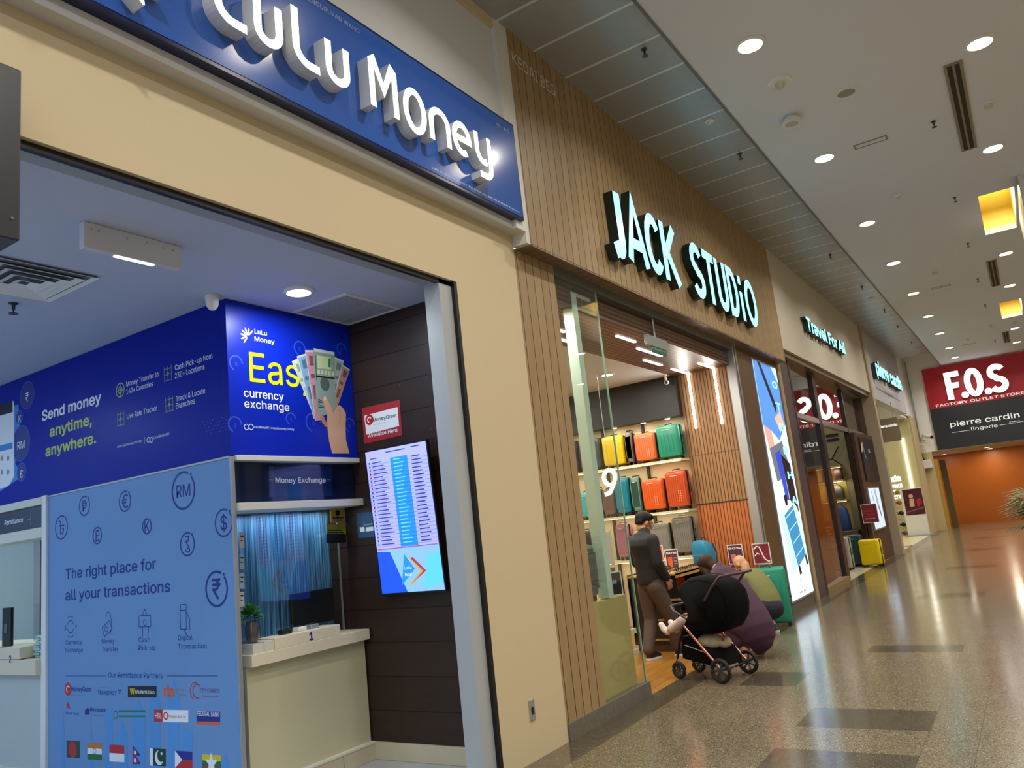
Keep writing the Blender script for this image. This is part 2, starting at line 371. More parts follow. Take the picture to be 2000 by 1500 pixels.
def terrazzo():
    m = bpy.data.materials.new('terrazzo_floor'); m.use_nodes = True; nt = m.node_tree; b = nt.nodes['Principled BSDF']; L = nt.links.new
    def N(t, **k):
        n = nt.nodes.new(t)
        for a, v in k.items(): setattr(n, a, v)
        return n
    def mt(op, a, bb=0, c=None):
        n = N('ShaderNodeMath', operation=op)
        for i, x in enumerate((a, bb, c)):
            if x is None: continue
            if isinstance(x, (int, float)): n.inputs[i].default_value = x
            else: L(x, n.inputs[i])
        return n.outputs[0]
    tc = N('ShaderNodeTexCoord'); sp = N('ShaderNodeSeparateXYZ'); L(tc.outputs['Object'], sp.inputs[0]); X, Y = sp.outputs[0], sp.outputs[1]
    def band(v, a, c): return mt('MULTIPLY', mt('GREATER_THAN', v, a), mt('LESS_THAN', v, c))
    vo = N('ShaderNodeTexVoronoi'); vo.inputs['Scale'].default_value = 185; L(tc.outputs['Object'], vo.inputs['Vector'])
    r = N('ShaderNodeValToRGB'); cr = r.color_ramp; cr.interpolation = 'CONSTANT'
    cr.elements[0].color = (*srgb('453F31'), 1); cr.elements[1].position = .14; cr.elements[1].color = (*srgb('6B604B'), 1)
    for p, c in ((.38, '7F745F'), (.62, '5A5140'), (.8, '897E68'), (.93, 'A69C86')):
        e = cr.elements.new(p); e.color = (*srgb(c), 1)
    bw = N('ShaderNodeSeparateColor'); L(vo.outputs['Color'], bw.inputs[0]); L(bw.outputs[0], r.inputs[0])
    # darker granite: border along the shop fronts and inlaid rectangles across the walk
    fy = mt('MODULO', mt('ADD', Y, 100-5.115), 1.11)
    rect = mt('MULTIPLY', band(X, -1.78, -.9), band(fy, 0, .56))
    rect = mt('MULTIPLY', rect, mt('LESS_THAN', Y, 7.0))
    rect2 = mt('MULTIPLY', band(X, -2.62, -2.1), band(Y, 7.42, 8.02))
    dk = mt('MAXIMUM', mt('MAXIMUM', rect, rect2), mt('LESS_THAN', X, -3.02))
    far = mt('MULTIPLY', band(X, -1.78, -.9), mt('MULTIPLY', mt('GREATER_THAN', Y, 9), mt('LESS_THAN', mt('MODULO', Y, 4.4), .6)))
    dk = mt('MAXIMUM', dk, far)
    mx = N('ShaderNodeMix', data_type='RGBA', blend_type='MULTIPLY'); L(mt('MULTIPLY', dk, .95), mx.inputs[0]); L(r.outputs[0], mx.inputs[6]); mx.inputs[7].default_value = (.46, .46, .48, 1)
    jx = mt('LESS_THAN', mt('ABSOLUTE', mt('SUBTRACT', mt('FRACT', mt('DIVIDE', mt('ADD', X, 100.9-.005), .6)), .5)), .004)
    jx = mt('MAXIMUM', jx, 0)
    jl = mt('GREATER_THAN', mt('ABSOLUTE', mt('SUBTRACT', mt('FRACT', mt('DIVIDE', mt('ADD', X, 90.9), .3)), .5)), .491)
    jl = mt('MULTIPLY', jl, mt('GREATER_THAN', X, -1.0))
    jy = mt('GREATER_THAN', mt('ABSOLUTE', mt('SUBTRACT', mt('FRACT', mt('DIVIDE', mt('ADD', Y, 100-5.28), 1.2)), .5)), .4975)
    j = mt('MAXIMUM', jl, jy)
    m2 = N('ShaderNodeMix', data_type='RGBA', blend_type='MULTIPLY'); L(mt('MULTIPLY', j, .55), m2.inputs[0]); L(mx.outputs[2], m2.inputs[6]); m2.inputs[7].default_value = (.25, .23, .2, 1)
    L(m2.outputs[2], b.inputs['Base Color'])
    n = N('ShaderNodeTexNoise'); n.inputs['Scale'].default_value = 3; L(tc.outputs['Object'], n.inputs['Vector'])
    L(mt('ADD', mt('MULTIPLY', n.outputs['Fac'], .1), .12), b.inputs['Roughness']); b.inputs['Specular IOR Level'].default_value = .6; b.inputs['Coat Weight'].default_value = .25; b.inputs['Coat Roughness'].default_value = .12
    MATS['terrazzo_floor'] = m; return m
terr = terrazzo()
cglass = glass('clear_glass', (.95, .985, .965)); fglass = glass('shop_window_glass', (.80, .82, .80), refl=1.6)
orange = mat('orange_paint', 'BA6210', .4)
beige2 = mat('beige_fascia', 'C6BFB0', .55); lilac = mat('pale_grey_fascia', 'B8B8BE', .55)
brown = mat('dark_brown_laminate', '4A3224', .4, noise=.15, nscale=8)
brown2 = mat('mid_brown_laminate', '5C452C', .4, noise=.12, nscale=6)
fabw = mat('far_wall_paint', 'EEEDEA', .6)
# ------------------------------------------------------------------ setting
struct('floor', MB().box(-3.3, 7, -6, 37, -.2, 0, terr))
m = MB()
for a in ((-2.09, .11, -6, 33.2), (.6, 7, -6, 33.2), (.11, .6, -6, 14.05), (.11, .6, 16.45, 23.3), (.11, .6, 25.7, 33.2)): m.box(*a, 6.0, 6.1, ceilm)
struct('ceiling', m)
struct('ceiling_perforated', MB().box(-3.3, -2.09, -6, 29.6, 6.02, 6.08, strip))
struct('trim_1', MB().box(-2.1, -2.075, -6, 33.2, 5.985, 6.1, mat('ceiling_edge_trim', '6E6E6C', .5)))
struct('wall_right', MB().box(7, 7.2, -6, 37, 0, 6.1, cream))
# shop with the blue sign: painted front round a wide opening
m = MB(); m.box(-3.5, -3.3, -6, 5.44, 3.475, 4.07, cream); m.box(-3.5, -3.3, 4.57, 5.44, 0, 3.475, cream)
struct('wall_front', m)
struct('wall_upper', MB().box(-3.5, -3.2, -6, 5.3, 4.07, 6.02, mat('upper_wall_grey', 'D0D1D2', .6)))
m = MB(); m.box(-3.2, -3.165, -6, 5.3, 5.93, 6.02, cream); struct('trim_2', m)
m = MB(); m.box(-3.5, -3.16, 5.3, 5.5, 4.07, 6.02, white); m.box(-3.3, -3.16, 5.44, 5.5, 3.97, 4.07, white); struct('trim_3', m)
m = MB(); m.box(-3.47, -3.33, 4.39, 4.535, 0, 3.475, mat('grey_white_metal', 'A8ACB0', .4)); m.box(-3.5, -3.3, 4.535, 4.57, 0, 3.475, black)
m.box(-3.36, -3.33, -6, 4.535, 3.44, 3.475, dgrey); m.box(-3.47, -3.36, -6, 4.39, 3.452, 3.475, greyp); struct('trim_4', m)
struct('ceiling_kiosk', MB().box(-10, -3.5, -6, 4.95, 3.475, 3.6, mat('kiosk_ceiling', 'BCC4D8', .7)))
struct('floor_kiosk', MB().box(-10, -3.3, -6, 4.95, -.2, -.002, mat('kiosk_floor', 'B0B2B2', .3)))
struct('wall_plank', MB().box(-6.6, -3.5, 4.75, 4.95, .128, 3.475, plank))
struct('baseboard_right', MB().box(-6.6, -3.5, 4.735, 4.95, 0, .128, tilef))
struct('wall_kiosk_left', MB().box(-10.1, -10, -6, 4.95, 0, 3.475, mat('pale_blue_wall', 'B8C4CC', .6)))
struct('wall_kiosk_back', MB().box(-10, -7.3, 4.8, 4.95, 0, 3.475, MATS['pale_blue_wall']))
# bag shop: oak front
m = MB(); m.box(-3.3, -3.15, 5.5, 13.72, 3.975, 6.02, wood); struct('wall_fascia', m)
struct('trim_5', MB().box(-3.55, -3.152, 5.5, 13.72, 3.955, 3.975, woodsof))
struct('wall_pier', MB().box(-3.36, -3.3, 5.44, 6.1, 0, 3.955, wood))
struct('baseboard_front', MB().box(-3.36, -3.285, 5.45, 6.975, 0, .125, mat('grey_stone_plinth', '6A655C', .35, noise=.15, nscale=30)))
struct('trim_6', MB().box(-3.38, -3.3, 6.1, 11.25, 3.87, 3.955, mat('header_rail_grey', '767A78', .3, metal=.6)))
m = MB(); m.box(-3.42, -3.3, 11.25, 11.31, 0, 3.955, alu); m.box(-3.42, -3.33, 11.31, 11.36, 0, 3.955, black); m.box(-3.42, -3.3, 11.36, 11.42, 0, 3.955, alu); struct('trim_7', m)
struct('floor_wood', MB().box(-9, -3.3, 5.45, 11.6, -.2, -.001, floorw))
struct('ceiling_slat', MB().box(-4.25, -3.415, 5.6, 11.3, 3.66, 3.72, slatc))
struct('trim_8', MB().box(-3.41, -3.38, 5.6, 11.25, 3.652, 3.955, boards('brown_slat_header', '6E4632', '5A3624', 2, .05, gap=.36, rough=.45, grain=(4, .4, 4), gapmul=.2, depth=.02)))
struct('ceiling_store', MB().box(-9, -4.25, 5.6, 11.6, 3.66, 3.72, ceilm))
m = MB(); m.box(-9, -4.2, 11.4, 11.6, 0, 3.05, mat('store_wall_cream', 'D8C8A8', .6)); m.box(-9, -4.2, 11.15, 11.6, 3.05, 3.66, mat('black_bulkhead', '14181C', .5)); struct('wall_store_back', m)
struct('wall_store_deep', MB().box(-9.1, -9, 5.6, 11.6, 0, 3.66, MATS['store_wall_cream']))
struct('wall_store_near', MB().box(-9, -3.5, 5.44, 5.6, 0, 3.955, MATS['store_wall_cream']))
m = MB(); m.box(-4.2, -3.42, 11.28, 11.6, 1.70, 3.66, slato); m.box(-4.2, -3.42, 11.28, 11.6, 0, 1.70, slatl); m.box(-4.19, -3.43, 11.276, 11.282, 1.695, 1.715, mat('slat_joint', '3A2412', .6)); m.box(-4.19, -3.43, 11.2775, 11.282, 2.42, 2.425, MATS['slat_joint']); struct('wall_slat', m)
m = MB(); m.box(-3.5, -3.3, 11.42, 12.13, 0, 3.955, brown2); m.box(-3.5, -3.3, 13.53, 13.6, 0, 3.955, brown2); m.box(-3.5, -3.3, 12.13, 13.53, 0, .13, mat('plinth_grey', '5E5A54', .35)); m.box(-3.5, -3.3, 12.13, 13.53, 3.87, 3.955, brown2); struct('wall_brown', m)
struct('trim_9', MB().box(-3.34, -3.27, 13.6, 13.78, 0, 3.955, mat('tan_trim', 'A28C66', .5)))
# travel shop
struct('wall_travel', MB().box(-3.4, -3.15, 13.72, 22.4, 4.2, 6.02, beige2))
m = MB(); m.box(-3.4, -3.2, 13.78, 22.4, 4.1, 4.2, mat('bronze_rail', '80705A', .3, metal=.5)); struct('trim_10', m)
struct('floor_travel', MB().box(-8, -3.3, 13.6, 22.6, -.2, -.001, tilef))
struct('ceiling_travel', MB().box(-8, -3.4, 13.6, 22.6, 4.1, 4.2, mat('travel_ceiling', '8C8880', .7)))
m = MB(); m.box(-8.1, -8, 11.6, 22.6, 0, 4.1, brown2); m.box(-8, -3.5, 11.6, 11.7, 0, 4.1, brown2); struct('wall_travel_back', m)
struct('wall_travel_end', MB().box(-8, -3.4, 22.4, 22.6, 0, 6, brown2))
struct('trim_11', MB().box(-3.4, -3.1, 22.4, 22.72, 0, 6.02, mat('pink_beige_pier', 'AC9C84', .5)))
m = MB(); m.box(-3.4, -3.28, 13.78, 14.36, 0, 4.1, mat('dark_mauve_panel', '4A4044', .35)); struct('wall_dark_panel', m)
# underwear shop
struct('wall_far_shop', MB().box(-3.4, -3.15, 22.72, 29.6, 4.1, 6.02, lilac))
struct('floor_far_shop', MB().box(-8, -3.3, 22.6, 33.2, -.2, -.001, mat('pale_floor', 'D8CFA8', .25)))
struct('ceiling_far_shop', MB().box(-8, -3.4, 22.6, 33.2, 4.1, 4.2, ceilm))
struct('wall_far_side', MB().box(-8, -3.36, 31.3, 31.5, 0, 4.1, mat('olive_cream', 'C4BB8C', .55)))
struct('wall_far_shop_back', MB().box(-8.1, -8, 22.6, 31.3, 0, 4.1, MATS['olive_cream']))
# end of the corridor
m = MB(); m.box(-3.36, 7, 33.2, 33.4, 2.88, 7.4, fabw); struct('wall_far', m)
m = MB(); m.box(-3.36, -2.09, 29.55, 29.6, 6.08, 7.4, fabw); m.box(-2.12, -2.09, 29.6, 33.2, 6.1, 7.4, fabw); m.box(-3.42, -3.36, 29.6, 33.4, 4.2, 7.4, fabw); struct('wall_recess', m)
struct('ceiling_recess', MB().box(-3.42, -2.09, 29.6, 33.4, 7.4, 7.5, fabw))
struct('ceiling_passage', MB().box(-5, 7, 33.4, 37.2, 2.83, 2.95, mat('passage_ceiling', 'C8A878', .6)))
m = MB(); m.box(-5, 7, 37, 37.2, 0, 2.83, orange); m.box(-5.1, -5, 33.4, 37, 0, 2.83, orange); struct('wall_orange', m)
m = MB(); m.box(-3.4, -2.98, 33.2, 33.4, 0, 2.88, mat('warm_beige_pier', 'C8B48A', .55)); struct('wall_far_pier', m)
m = MB(); m.box(-3.36, -3.30, 31.5, 33.2, 0, 4.2, MATS['warm_beige_pier']); struct('wall_far_cheek', m)
struct('floor_passage', MB().box(-5, 7, 37-.0, 37.2, -.2, -.002, terr))
m = MB(); m.box(-2.98, -2.86, 33.25, 33.4, 0, 2.6, mat('yellow_lit_frame', 'B8903A', .4)); m.box(-2.86, -2.66, 33.9, 34.1, 0, 2.55, mat('dark_olive', '5A4A20', .4)); struct('trim_12', m)
# ------------------------------------------------------------------ ceiling lamps of the corridor
def downlight(x, y, z, r, label, group, power, col, lens, pm=None):
    t = thing('downlight', label, 'ceiling light', (x, y, z), group)
    MB().lathe([(r, 0), (r*1.28, 0), (r*1.30, -.012), (r*1.02, -.022), (r, -.012)], (x, y, z), (0, 0, 1), pm or whitep, 28, False).build('rim', t, smooth=True)
    MB().lathe([(r*.99, -.006), (r*.98, -.010)], (x, y, z), (0, 0, 1), lens, 28).build('lens', t)
    area('downlight_lamp', (x, y, z-.035), r*1.6, power, col, parent=t, spread=(148 if z > 5.5 else 180))
    return t
LW = (1, .945, .85)
PWR = 43
ORD = ['nearest', 'second', 'third', 'fourth', 'fifth', 'sixth', 'seventh', 'eighth', 'ninth', 'tenth']
ys = [7.30, 10.57, 13.80, 16.75, 19.85, 22.95, 25.95, 29.1, 31.6]
for i, y in enumerate(ys):
    downlight(-1.49, y, 6, .115, 'round warm downlight, %s from the camera in the row along the perforated metal ceiling' % ORD[i], 'downlights in the row beside the metal ceiling', PWR, LW, lampw)
yr = [8.97, 12.09, 18.15, 21.33, 27.7, 30.68]
for i, y in enumerate(yr):
    downlight(.385, y, 6, .115, 'round warm downlight, %s from the camera in the row by the glowing coffers' % ORD[i], 'downlights in the row by the coffers', PWR, LW, lampw)
for x, y in ((-1.49, 4.1), (-1.49, .9), (-1.49, -2.3), (.385, 5.8), (.385, 2.6), (.385, -.6)):   # the rows run on overhead
    downlight(x, y, 6, .115, 'round warm downlight overhead', 'downlights overhead out of view', PWR, LW, lampw)
for x in (2.6, 4.8):
    for y in (-2, 2, 6, 10, 14, 18, 22, 26, 30):
        downlight(x, y, 6, .115, 'round warm downlight overhead', 'downlights overhead out of view', PWR, LW, lampw)
cy = mat('coffer_yellow_paint', 'F6E07A', .5)
for i, (y0, y1) in enumerate(((14.05, 16.45), (23.3, 25.7))):
    t = thing('ceiling_coffer', 'glowing yellow recessed ceiling coffer, %s' % ('beside the hanging white panel' if i == 0 else 'the farther one down the corridor'), 'ceiling light', (.355, (y0+y1)/2, 6), 'yellow ceiling coffers')
    m = MB(); m.box(.11, .6, y0, y1, 6.45, 6.5, cy); m.box(.07, .11, y0-.04, y1+.04, 6.1, 6.5, cy); m.box(.6, .64, y0-.04, y1+.04, 6.1, 6.5, cy)
    m.box(.11, .6, y0-.04, y0, 6.1, 6.45, cy); m.box(.11, .6, y1, y1+.04, 6.1, 6.45, cy); m.build('recess', t)
    MB().lathe([(.0, -.01), (.16, -.01), (.17, 0)], (.355, (y0+y1)/2, 6.45), (0, 0, 1), lampw, 24).build('lens', t)
    area('coffer_lamp', (.355, (y0+y1)/2, 6.4), .3, 60, (1, .9, .58), parent=t)
# ------------------------------------------------------------------ money changer: sign, kiosk, counters
ink = mat('print_white', 'E8ECF2', .4); inkn = mat('print_navy', '1B2A86', .4); inky = mat('print_yellow', 'E6F000', .4); inkg = mat('print_lime', 'B9CC4C', .4)
inkb = mat('print_black', '14161C', .4); inkr = mat('print_red', 'B8262C', .4); inko = mat('print_orange', 'D8602A', .4); inkgr = mat('print_green', '1E7A4A', .4)
inkd = mat('print_dark_green', '0E4A38', .4); inkgy = mat('print_grey', '8C94A0', .4); inksk = mat('print_sky', '3F86D2', .4); inkfaint = mat('print_faint_blue', '3552C8', .4)
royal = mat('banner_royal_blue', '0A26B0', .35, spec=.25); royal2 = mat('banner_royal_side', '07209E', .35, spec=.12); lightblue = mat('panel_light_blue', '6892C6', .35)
tower = mat('print_tower_blue', '4F92D6', .35); ledgew = mat('ledge_ivory', 'DAD6C8', .4); counterw = mat('counter_ivory', 'DCD0B4', .35)
# -- fascia sign
t = thing('shop_sign', 'long navy fascia sign with lit white channel letters above the money changer', 'sign', (-3.2, 3, 4.14))
m = MB(); m.box(-3.2, -3.132, -2, 5.385, 4.14, 5.02, edge); m.build('sign_case', t)
MB().box(-3.132, -3.129, -1.98, 5.37, 4.165, 5.0, navy).build('sign_face', t)
fr = FX(-3.129); B, T, X1 = 4.38, 4.72, 4.605
SW = .052; h = SW/2
def Lst(y0, y1): return [(y0+h, T), (y0+h, B+.10)]+arc(y0+h+.10, B+.10, .10, .10, 180, 270, 8)+[(y1, B)]
def Ust(y0, y1): r = (y1-y0)/2-h; return [(y0+h, T-.085), (y0+h, B+r)]+arc(y0+h+r, B+r, r, r, 180, 360, 10)[1:]+[(y1-h, T-.085)]
def Nst(y0, y1): r = (y1-y0)/2-h; return [(y0+h, B-h), (y0+h, X1-r)]+arc(y0+h+r, X1-r, r, r, 180, 0, 10)[1:]+[(y1-h, B-h)]
LET = [[Lst(2.32, 2.525)], [Ust(2.575, 2.775)], [Lst(2.845, 3.045)], [Ust(3.098, 3.30)],
       [[(3.475+h, B-h), (3.475+h, T-.04), (3.50+h, T-.02), (3.612, B+.13), (3.723-h, T-.02), (3.748-h, T-.04), (3.748-h, B-h)]],
       [arc(3.92, (B+X1)/2, .122-h, .1425-h+.03, 0, 350, 28)+['c']], [Nst(4.069, 4.314)],
       [[(4.336+h, (B+X1)/2), (4.574-h, (B+X1)/2)]+arc(4.455, (B+X1)/2, .119-h, .115, 12, 300, 20)],
       [[(4.617+h, X1+h), (4.617+h, B+.12)]+arc(4.617+h+.08, B+.12, .08, .10, 180, 300, 8), [(4.838-h, X1+h), (4.838-h, 4.36)]+arc(4.838-h-.07, 4.36, .07, .07, 0, -90, 6)+[(4.66, 4.29)]]]
for st in LET: sign_letter('letter', t, fr, st, SW, 0, .09, whitep, lit)
em = MB(); lf = MB()
for k in range(8):                                                  # fan of leaf blades
    a = math.radians(-60+k*34); c, s = math.cos(a), math.sin(a); P = []
    for q, w in ((.05, .012), (.14, .035), (.22, .04), (.31, .004)): P.append((q, w))
    pts = [(1.78+c*q-s*w, 4.47+s*q+c*w) for q, w in P]+[(1.78+c*q+s*w, 4.47+s*q-c*w) for q, w in P[::-1]]
    em.prism(fr, pts, 0, .09, whitep); lf.flat(fr, pts, .0908, lit)
o = em.build('emblem', t); lf.build('lit_face', o)
a = Art(fr, 0, -3.129)
a.text('PENGURUPAN WANG', 3.519, 4.918, inkgy, h=.048, align='r'); a.text('G-45', 5.115, 4.9, inkgy, a1=5.30, h=.05)
a.text('DIMILIKI OLEH LULU MONEY (MALAYSIA) SDN. BHD. NO. SYARIKAT 374417-K', 4.17, 4.19, ink, a1=5.316, h=.022)
a.done('lettering', t)
# -- dark projecting box at the very left
t = thing('blade_sign', 'dark grey box sign jutting from the wall at the left edge of the photo', 'sign', (-3.2, 1, 2.914))
m = MB().box(-3.3, -3.1, .2, 1.43, 2.914, 3.65, mat('blade_sign_case', '26262C', .35), .006); m.build('case', t); MB().cyl((-3.1, 1.40, 3.0), (-3.096, 1.40, 3.0), .006, chrome, 10).build('screw', t)
# -- socket low on the cream wall
t = thing('socket_plate', 'small steel socket plate low on the cream wall', 'socket', (-3.3, 4.98, .34)); MB().box(-3.3, -3.292, 4.945, 5.012, .27, .41, alu, .003).build('plate', t)
MB().box(-3.292, -3.286, 4.965, 4.992, .31, .36, dark, .002).build('socket_outlet', t)
# -- ceiling fittings inside
downlight(-4.153, 3.80, 3.475, .085, 'round cool white downlight in front of the blue Easy currency banner', None, 15, (.86, .96, 1), lampc)
for x, y in ((-5.4, .2), (-7.6, .4), (-9.2, 1.5), (-4.2, -1.6), (-6.5, -2.4)): downlight(x, y, 3.475, .085, 'round cool downlight inside the money changer out of view', 'money changer lamps out of view', 30, (.48, .69, 1), lampc)
t = thing('air_diffuser', 'square white four-way air diffuser in the money changer ceiling', 'air vent', (-5.0, 2.33, 3.475))
for i, q in enumerate((.31, .25, .19, .13, .07)):
    z0 = 3.475-.004-.006*i; m = MB(); p = q-.042
    for sx, sy, ex, ey in ((-1, -1, 1, -1), (1, -1, 1, 1), (1, 1, -1, 1), (-1, 1, -1, -1)):
        m.add([(-5.0+sx*q, 2.33+sy*q, z0-.012), (-5.0+ex*q, 2.33+ey*q, z0-.012), (-5.0+ex*p, 2.33+ey*p, z0), (-5.0+sx*p, 2.33+sy*p, z0)], [(0, 1, 2, 3)], whitep)
    m.build('vane_ring', t)
MB().box(-5.30, -4.70, 2.03, 2.63, 3.468, 3.474, mat('vent_shadow', '6A6E78', .7)).build('backing', t)
t = thing('return_grille', 'slatted square return air grille in the ceiling corner above the plank wall', 'air vent', (-4.27, 4.40, 3.475)); m = MB()
m.box(-4.56, -3.98, 4.10, 4.12, 3.46, 3.474, whitep); m.box(-4.56, -3.98, 4.69, 4.71, 3.46, 3.474, whitep); m.box(-4.56, -4.54, 4.12, 4.69, 3.46, 3.474, whitep); m.box(-4.0, -3.98, 4.12, 4.69, 3.46, 3.474, whitep); m.build('frame', t)
m = MB()
for k in range(17): y = 4.135+k*.033; m.box(-4.54, -4.0, y, y+.02, 3.464, 3.472, mat('grille_slat', 'A8AAAE', .4))
m.build('slats', t)
t = thing('emergency_light', 'white emergency light box hung from the money changer ceiling with a lit strip', 'emergency light', (-3.98, 2.43, 3.475))
MB().box(-4.0, -3.95, 2.14, 2.72, 3.325, 3.474, mat('glossy_white', 'D8DAE4', .08, coat=.6), .004).build('case', t); MB().box(-3.985, -3.96, 2.32, 2.55, 3.321, 3.325, mat('led_strip_cool', 'FFFFFF', .3, emit=5, ecol=(.7, .95, 1))).build('lit_strip', t)
m = MB()
for q, w in ((2.18, .02), (2.22, .018), (2.38, .02), (2.50, .012), (2.60, .02), (2.66, .02)): m.cyl((-3.95, q, 3.455-w), (-3.946, q, 3.455-w), .005, chrome, 10)
m.build('reflection_dots', t)  # chrome dots added in place of ceiling lamp reflections on the case
t = thing('security_camera', 'white dome camera on the ceiling by the banner corner', 'camera', (-4.60, 3.40, 3.475)); MB().lathe([(.045, 0), (.05, -.01), (.045, -.05)], (-4.60, 3.40, 3.474), (0, 0, 1), whitep).build('mount', t, True); MB().lathe([(.045, -.05), (.04, -.08), (.022, -.105), (.002, -.112)], (-4.60, 3.40, 3.474), (0, 0, 1), whitep).build('dome', t, True)
def sprinkler(x, y, z, label, group=None, r=1):
    t = thing('fire_sprinkler', label, 'sprinkler', (x, y, z), group)
    MB().lathe([(.03*r, 0), (.03*r, -.006), (.012*r, -.012), (.010*r, -.05)], (x, y, z), (0, 0, 1), mat('sprinkler_metal', '4C4C50', .35, metal=.8), 14).build('body', t)
    MB().lathe([(.004, -.05*r), (.004, -.07*r), (.03*r, -.072*r), (.03*r, -.076*r)], (x, y, z), (0, 0, 1), MATS['sprinkler_metal'], 14).build('deflector', t)
    return t
sprinkler(-5.5, 2.50, 3.475, 'small dark fire sprinkler under the money changer ceiling by the square diffuser')
# -- banner "Send money" round the corner, banner "Easy"
YK, XK = 3.51, -4.60
t = thing('banner', 'wide royal blue banner reading Send money anytime, anywhere above the light blue panel', 'banner', (-7, YK, 2.32))
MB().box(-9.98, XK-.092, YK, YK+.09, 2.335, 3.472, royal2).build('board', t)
a = Art(FY(YK), 1, YK)
cen = [(53, 772, .13), (41, 866, .165), (42, 922, .085), (38, 815, .065)]
a.pxpoly([(0, 800), (36, 790), (40, 850), (30, 905), (44, 930), (0, 960)], inksk)
for x, y, r in cen: c = a.ab(x, y); a.disc(*c, r, inkn); a.ring(*c, r, .008, inkfaint)
for s, p, h in (('₹', (53, 772), .12), ('RM', (41, 866), .10), ('£', (42, 922), .10), ('K', (39, 815), .09)): c = a.ab(*p); a.text(s, c[0], c[1]-h/2, ink, h=h, align='c')
a.pxpoly([(0, 790), (26, 783), (28, 790), (28, 930), (18, 948), (0, 955)], ink); a.pxpoly([(0, 790), (25, 783), (25, 805), (0, 812)], inkb)
a.pxpoly([(0, 870), (25, 864), (25, 876), (0, 882)], inksk)
for x in (4, 16):
    for y in (895, 922): c = a.ab(x, y); a.disc(*c, .025, inkgy)
a.cut('phone_print', t)
a.tpx('Send money', (82, 816), (198, 792), ink, .125, .022); a.cut('headline', t); a.tpx('anytime,', (97, 850), (180, 832), inkg, .125, .022); a.cut('headline', t); a.tpx('anywhere.', (89, 890), (188, 866), inkg, .125, .022); a.cut('headline', t)
for s, p, q in (('Money Transfer to', (247, 754), (310, 736)), ('140+ Countries', (247, 769), (299, 755)), ('Cash Pick-up from', (342, 722), (415, 701)), ('230+ Locations', (342, 738), (400, 722)),
                ('Live Rate Tracker', (248, 817), (307, 803)), ('Track & Locate', (344, 784), (401, 768)), ('Branches', (344, 798), (381, 788))): a.tpx(s, p, q, ink, .058, .004); a.cut('service_line', t)
a.tpx('www.lulumoney.com.my', (229, 875), (277, 863), ink, .03); a.tpx('LuLuMoneyMY', (300, 858), (331, 849), ink, .03)
for x in (290, 296): c = a.ab(x, 859); a.ring(*c, .022, .006, ink)
a.line([a.ab(282, 853), a.ab(282, 867)], .006, ink); a.cut('web_address', t)
inkm = mat('print_moss', '8C9C62', .4)
for x, y in ((235, 762), (328, 730), (236, 818), (331, 790)):
    c = a.ab(x, y)
    if x == 235: a.ring(*c, .06, .007, inkg); a.ring(*c, .03, .006, inkg); a.line([(c[0]-.06, c[1]), (c[0]+.06, c[1])], .006, inkg); a.line([(c[0], c[1]-.06), (c[0], c[1]+.06)], .006, inkg)
    else:
        for k in range(3): a.line([(c[0]-.05, c[1]-.05+k*.045), (c[0]+.05, c[1]-.05+k*.045)], .005, inkm); a.line([(c[0]-.045+k*.045, c[1]-.06), (c[0]-.045+k*.045, c[1]+.06)], .005, inkm)
        a.disc(*c, .014, inkm)
    a.cut('service_icon', t)
for i in range(8):
    for k in range(5): c = a.ab(398+i*6+k*2, 824-i*1.4+k*6); a.disc(*c, .005, inkfaint, 8)
a.done('dot_pattern', t)
t = thing('banner', 'royal blue banner reading Easy currency exchange with a hand holding banknotes', 'banner', (XK, 4.1, 2.335))
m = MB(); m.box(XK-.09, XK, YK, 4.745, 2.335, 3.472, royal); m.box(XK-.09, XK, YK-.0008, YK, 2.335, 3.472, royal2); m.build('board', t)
a = Art(FX(XK), 0, XK); a.keep = True
for x, y, r in ((461, 709, .06), (585, 680, .06), (667, 682, .055), (568, 818, .05), (459, 829, .06), (612, 825, .08), (683, 830, .06)):
    c = a.ab(x, y); a.ring(*c, r, .012, inkfaint, 0, 250); a.text('$', c[0], c[1]-.02, inkfaint, h=.04, align='c')
a.cut('coin_pattern', t)
ec = a.ab(484, 657)                                                 # palm-fan emblem
for k in range(7):
    an = math.radians(48+k*31); s, q = math.sin(an), math.cos(an); w = .0095
    P = [(.010, .002), (.03, w*.6), (.052, w*.75), (.068, .002)]
    a.poly([(ec[0]+q*d-s*e, ec[1]+s*d+q*e) for d, e in P]+[(ec[0]+q*d+s*e, ec[1]+s*d-q*e) for d, e in P[::-1]], ink)
a.tpx('LuLu', (497, 652), (521, 655), ink, .05, .012); a.tpx('Money', (497, 667), (536, 671), ink, .05, .012); a.cut('logo', t)
p0 = a.ab(488, 747); p1 = a.ab(584, 754); wE = (p1[0]-p0[0])/(glyphs('Eas')[3]-glyphs('Eas')[2])
a.text('Easy', p0[0], (p0[1]+p1[1])/2, inky, h=.315, a1=p0[0]+wE*(glyphs('Easy', .004)[3]-glyphs('Easy', .004)[2]), bold=.004)
a.cut('headline', t); a.tpx('currency', (476, 776), (554, 781), ink, .085, .01); a.cut('headline', t); a.tpx('exchange', (477, 797), (565, 802), ink, .085, .01); a.cut('headline', t)
for x in (481, 490): c = a.ab(x, 834); a.ring(*c, .022, .005, ink)
a.tpx('LuLuMoneyMY | www.lulumoney.com.my', (496, 837), (574, 840), ink, .024); a.cut('web_address', t)
skin = mat('print_skin', 'D9A98C', .5); skin2 = mat('print_skin_shadow', 'B98468', .5)
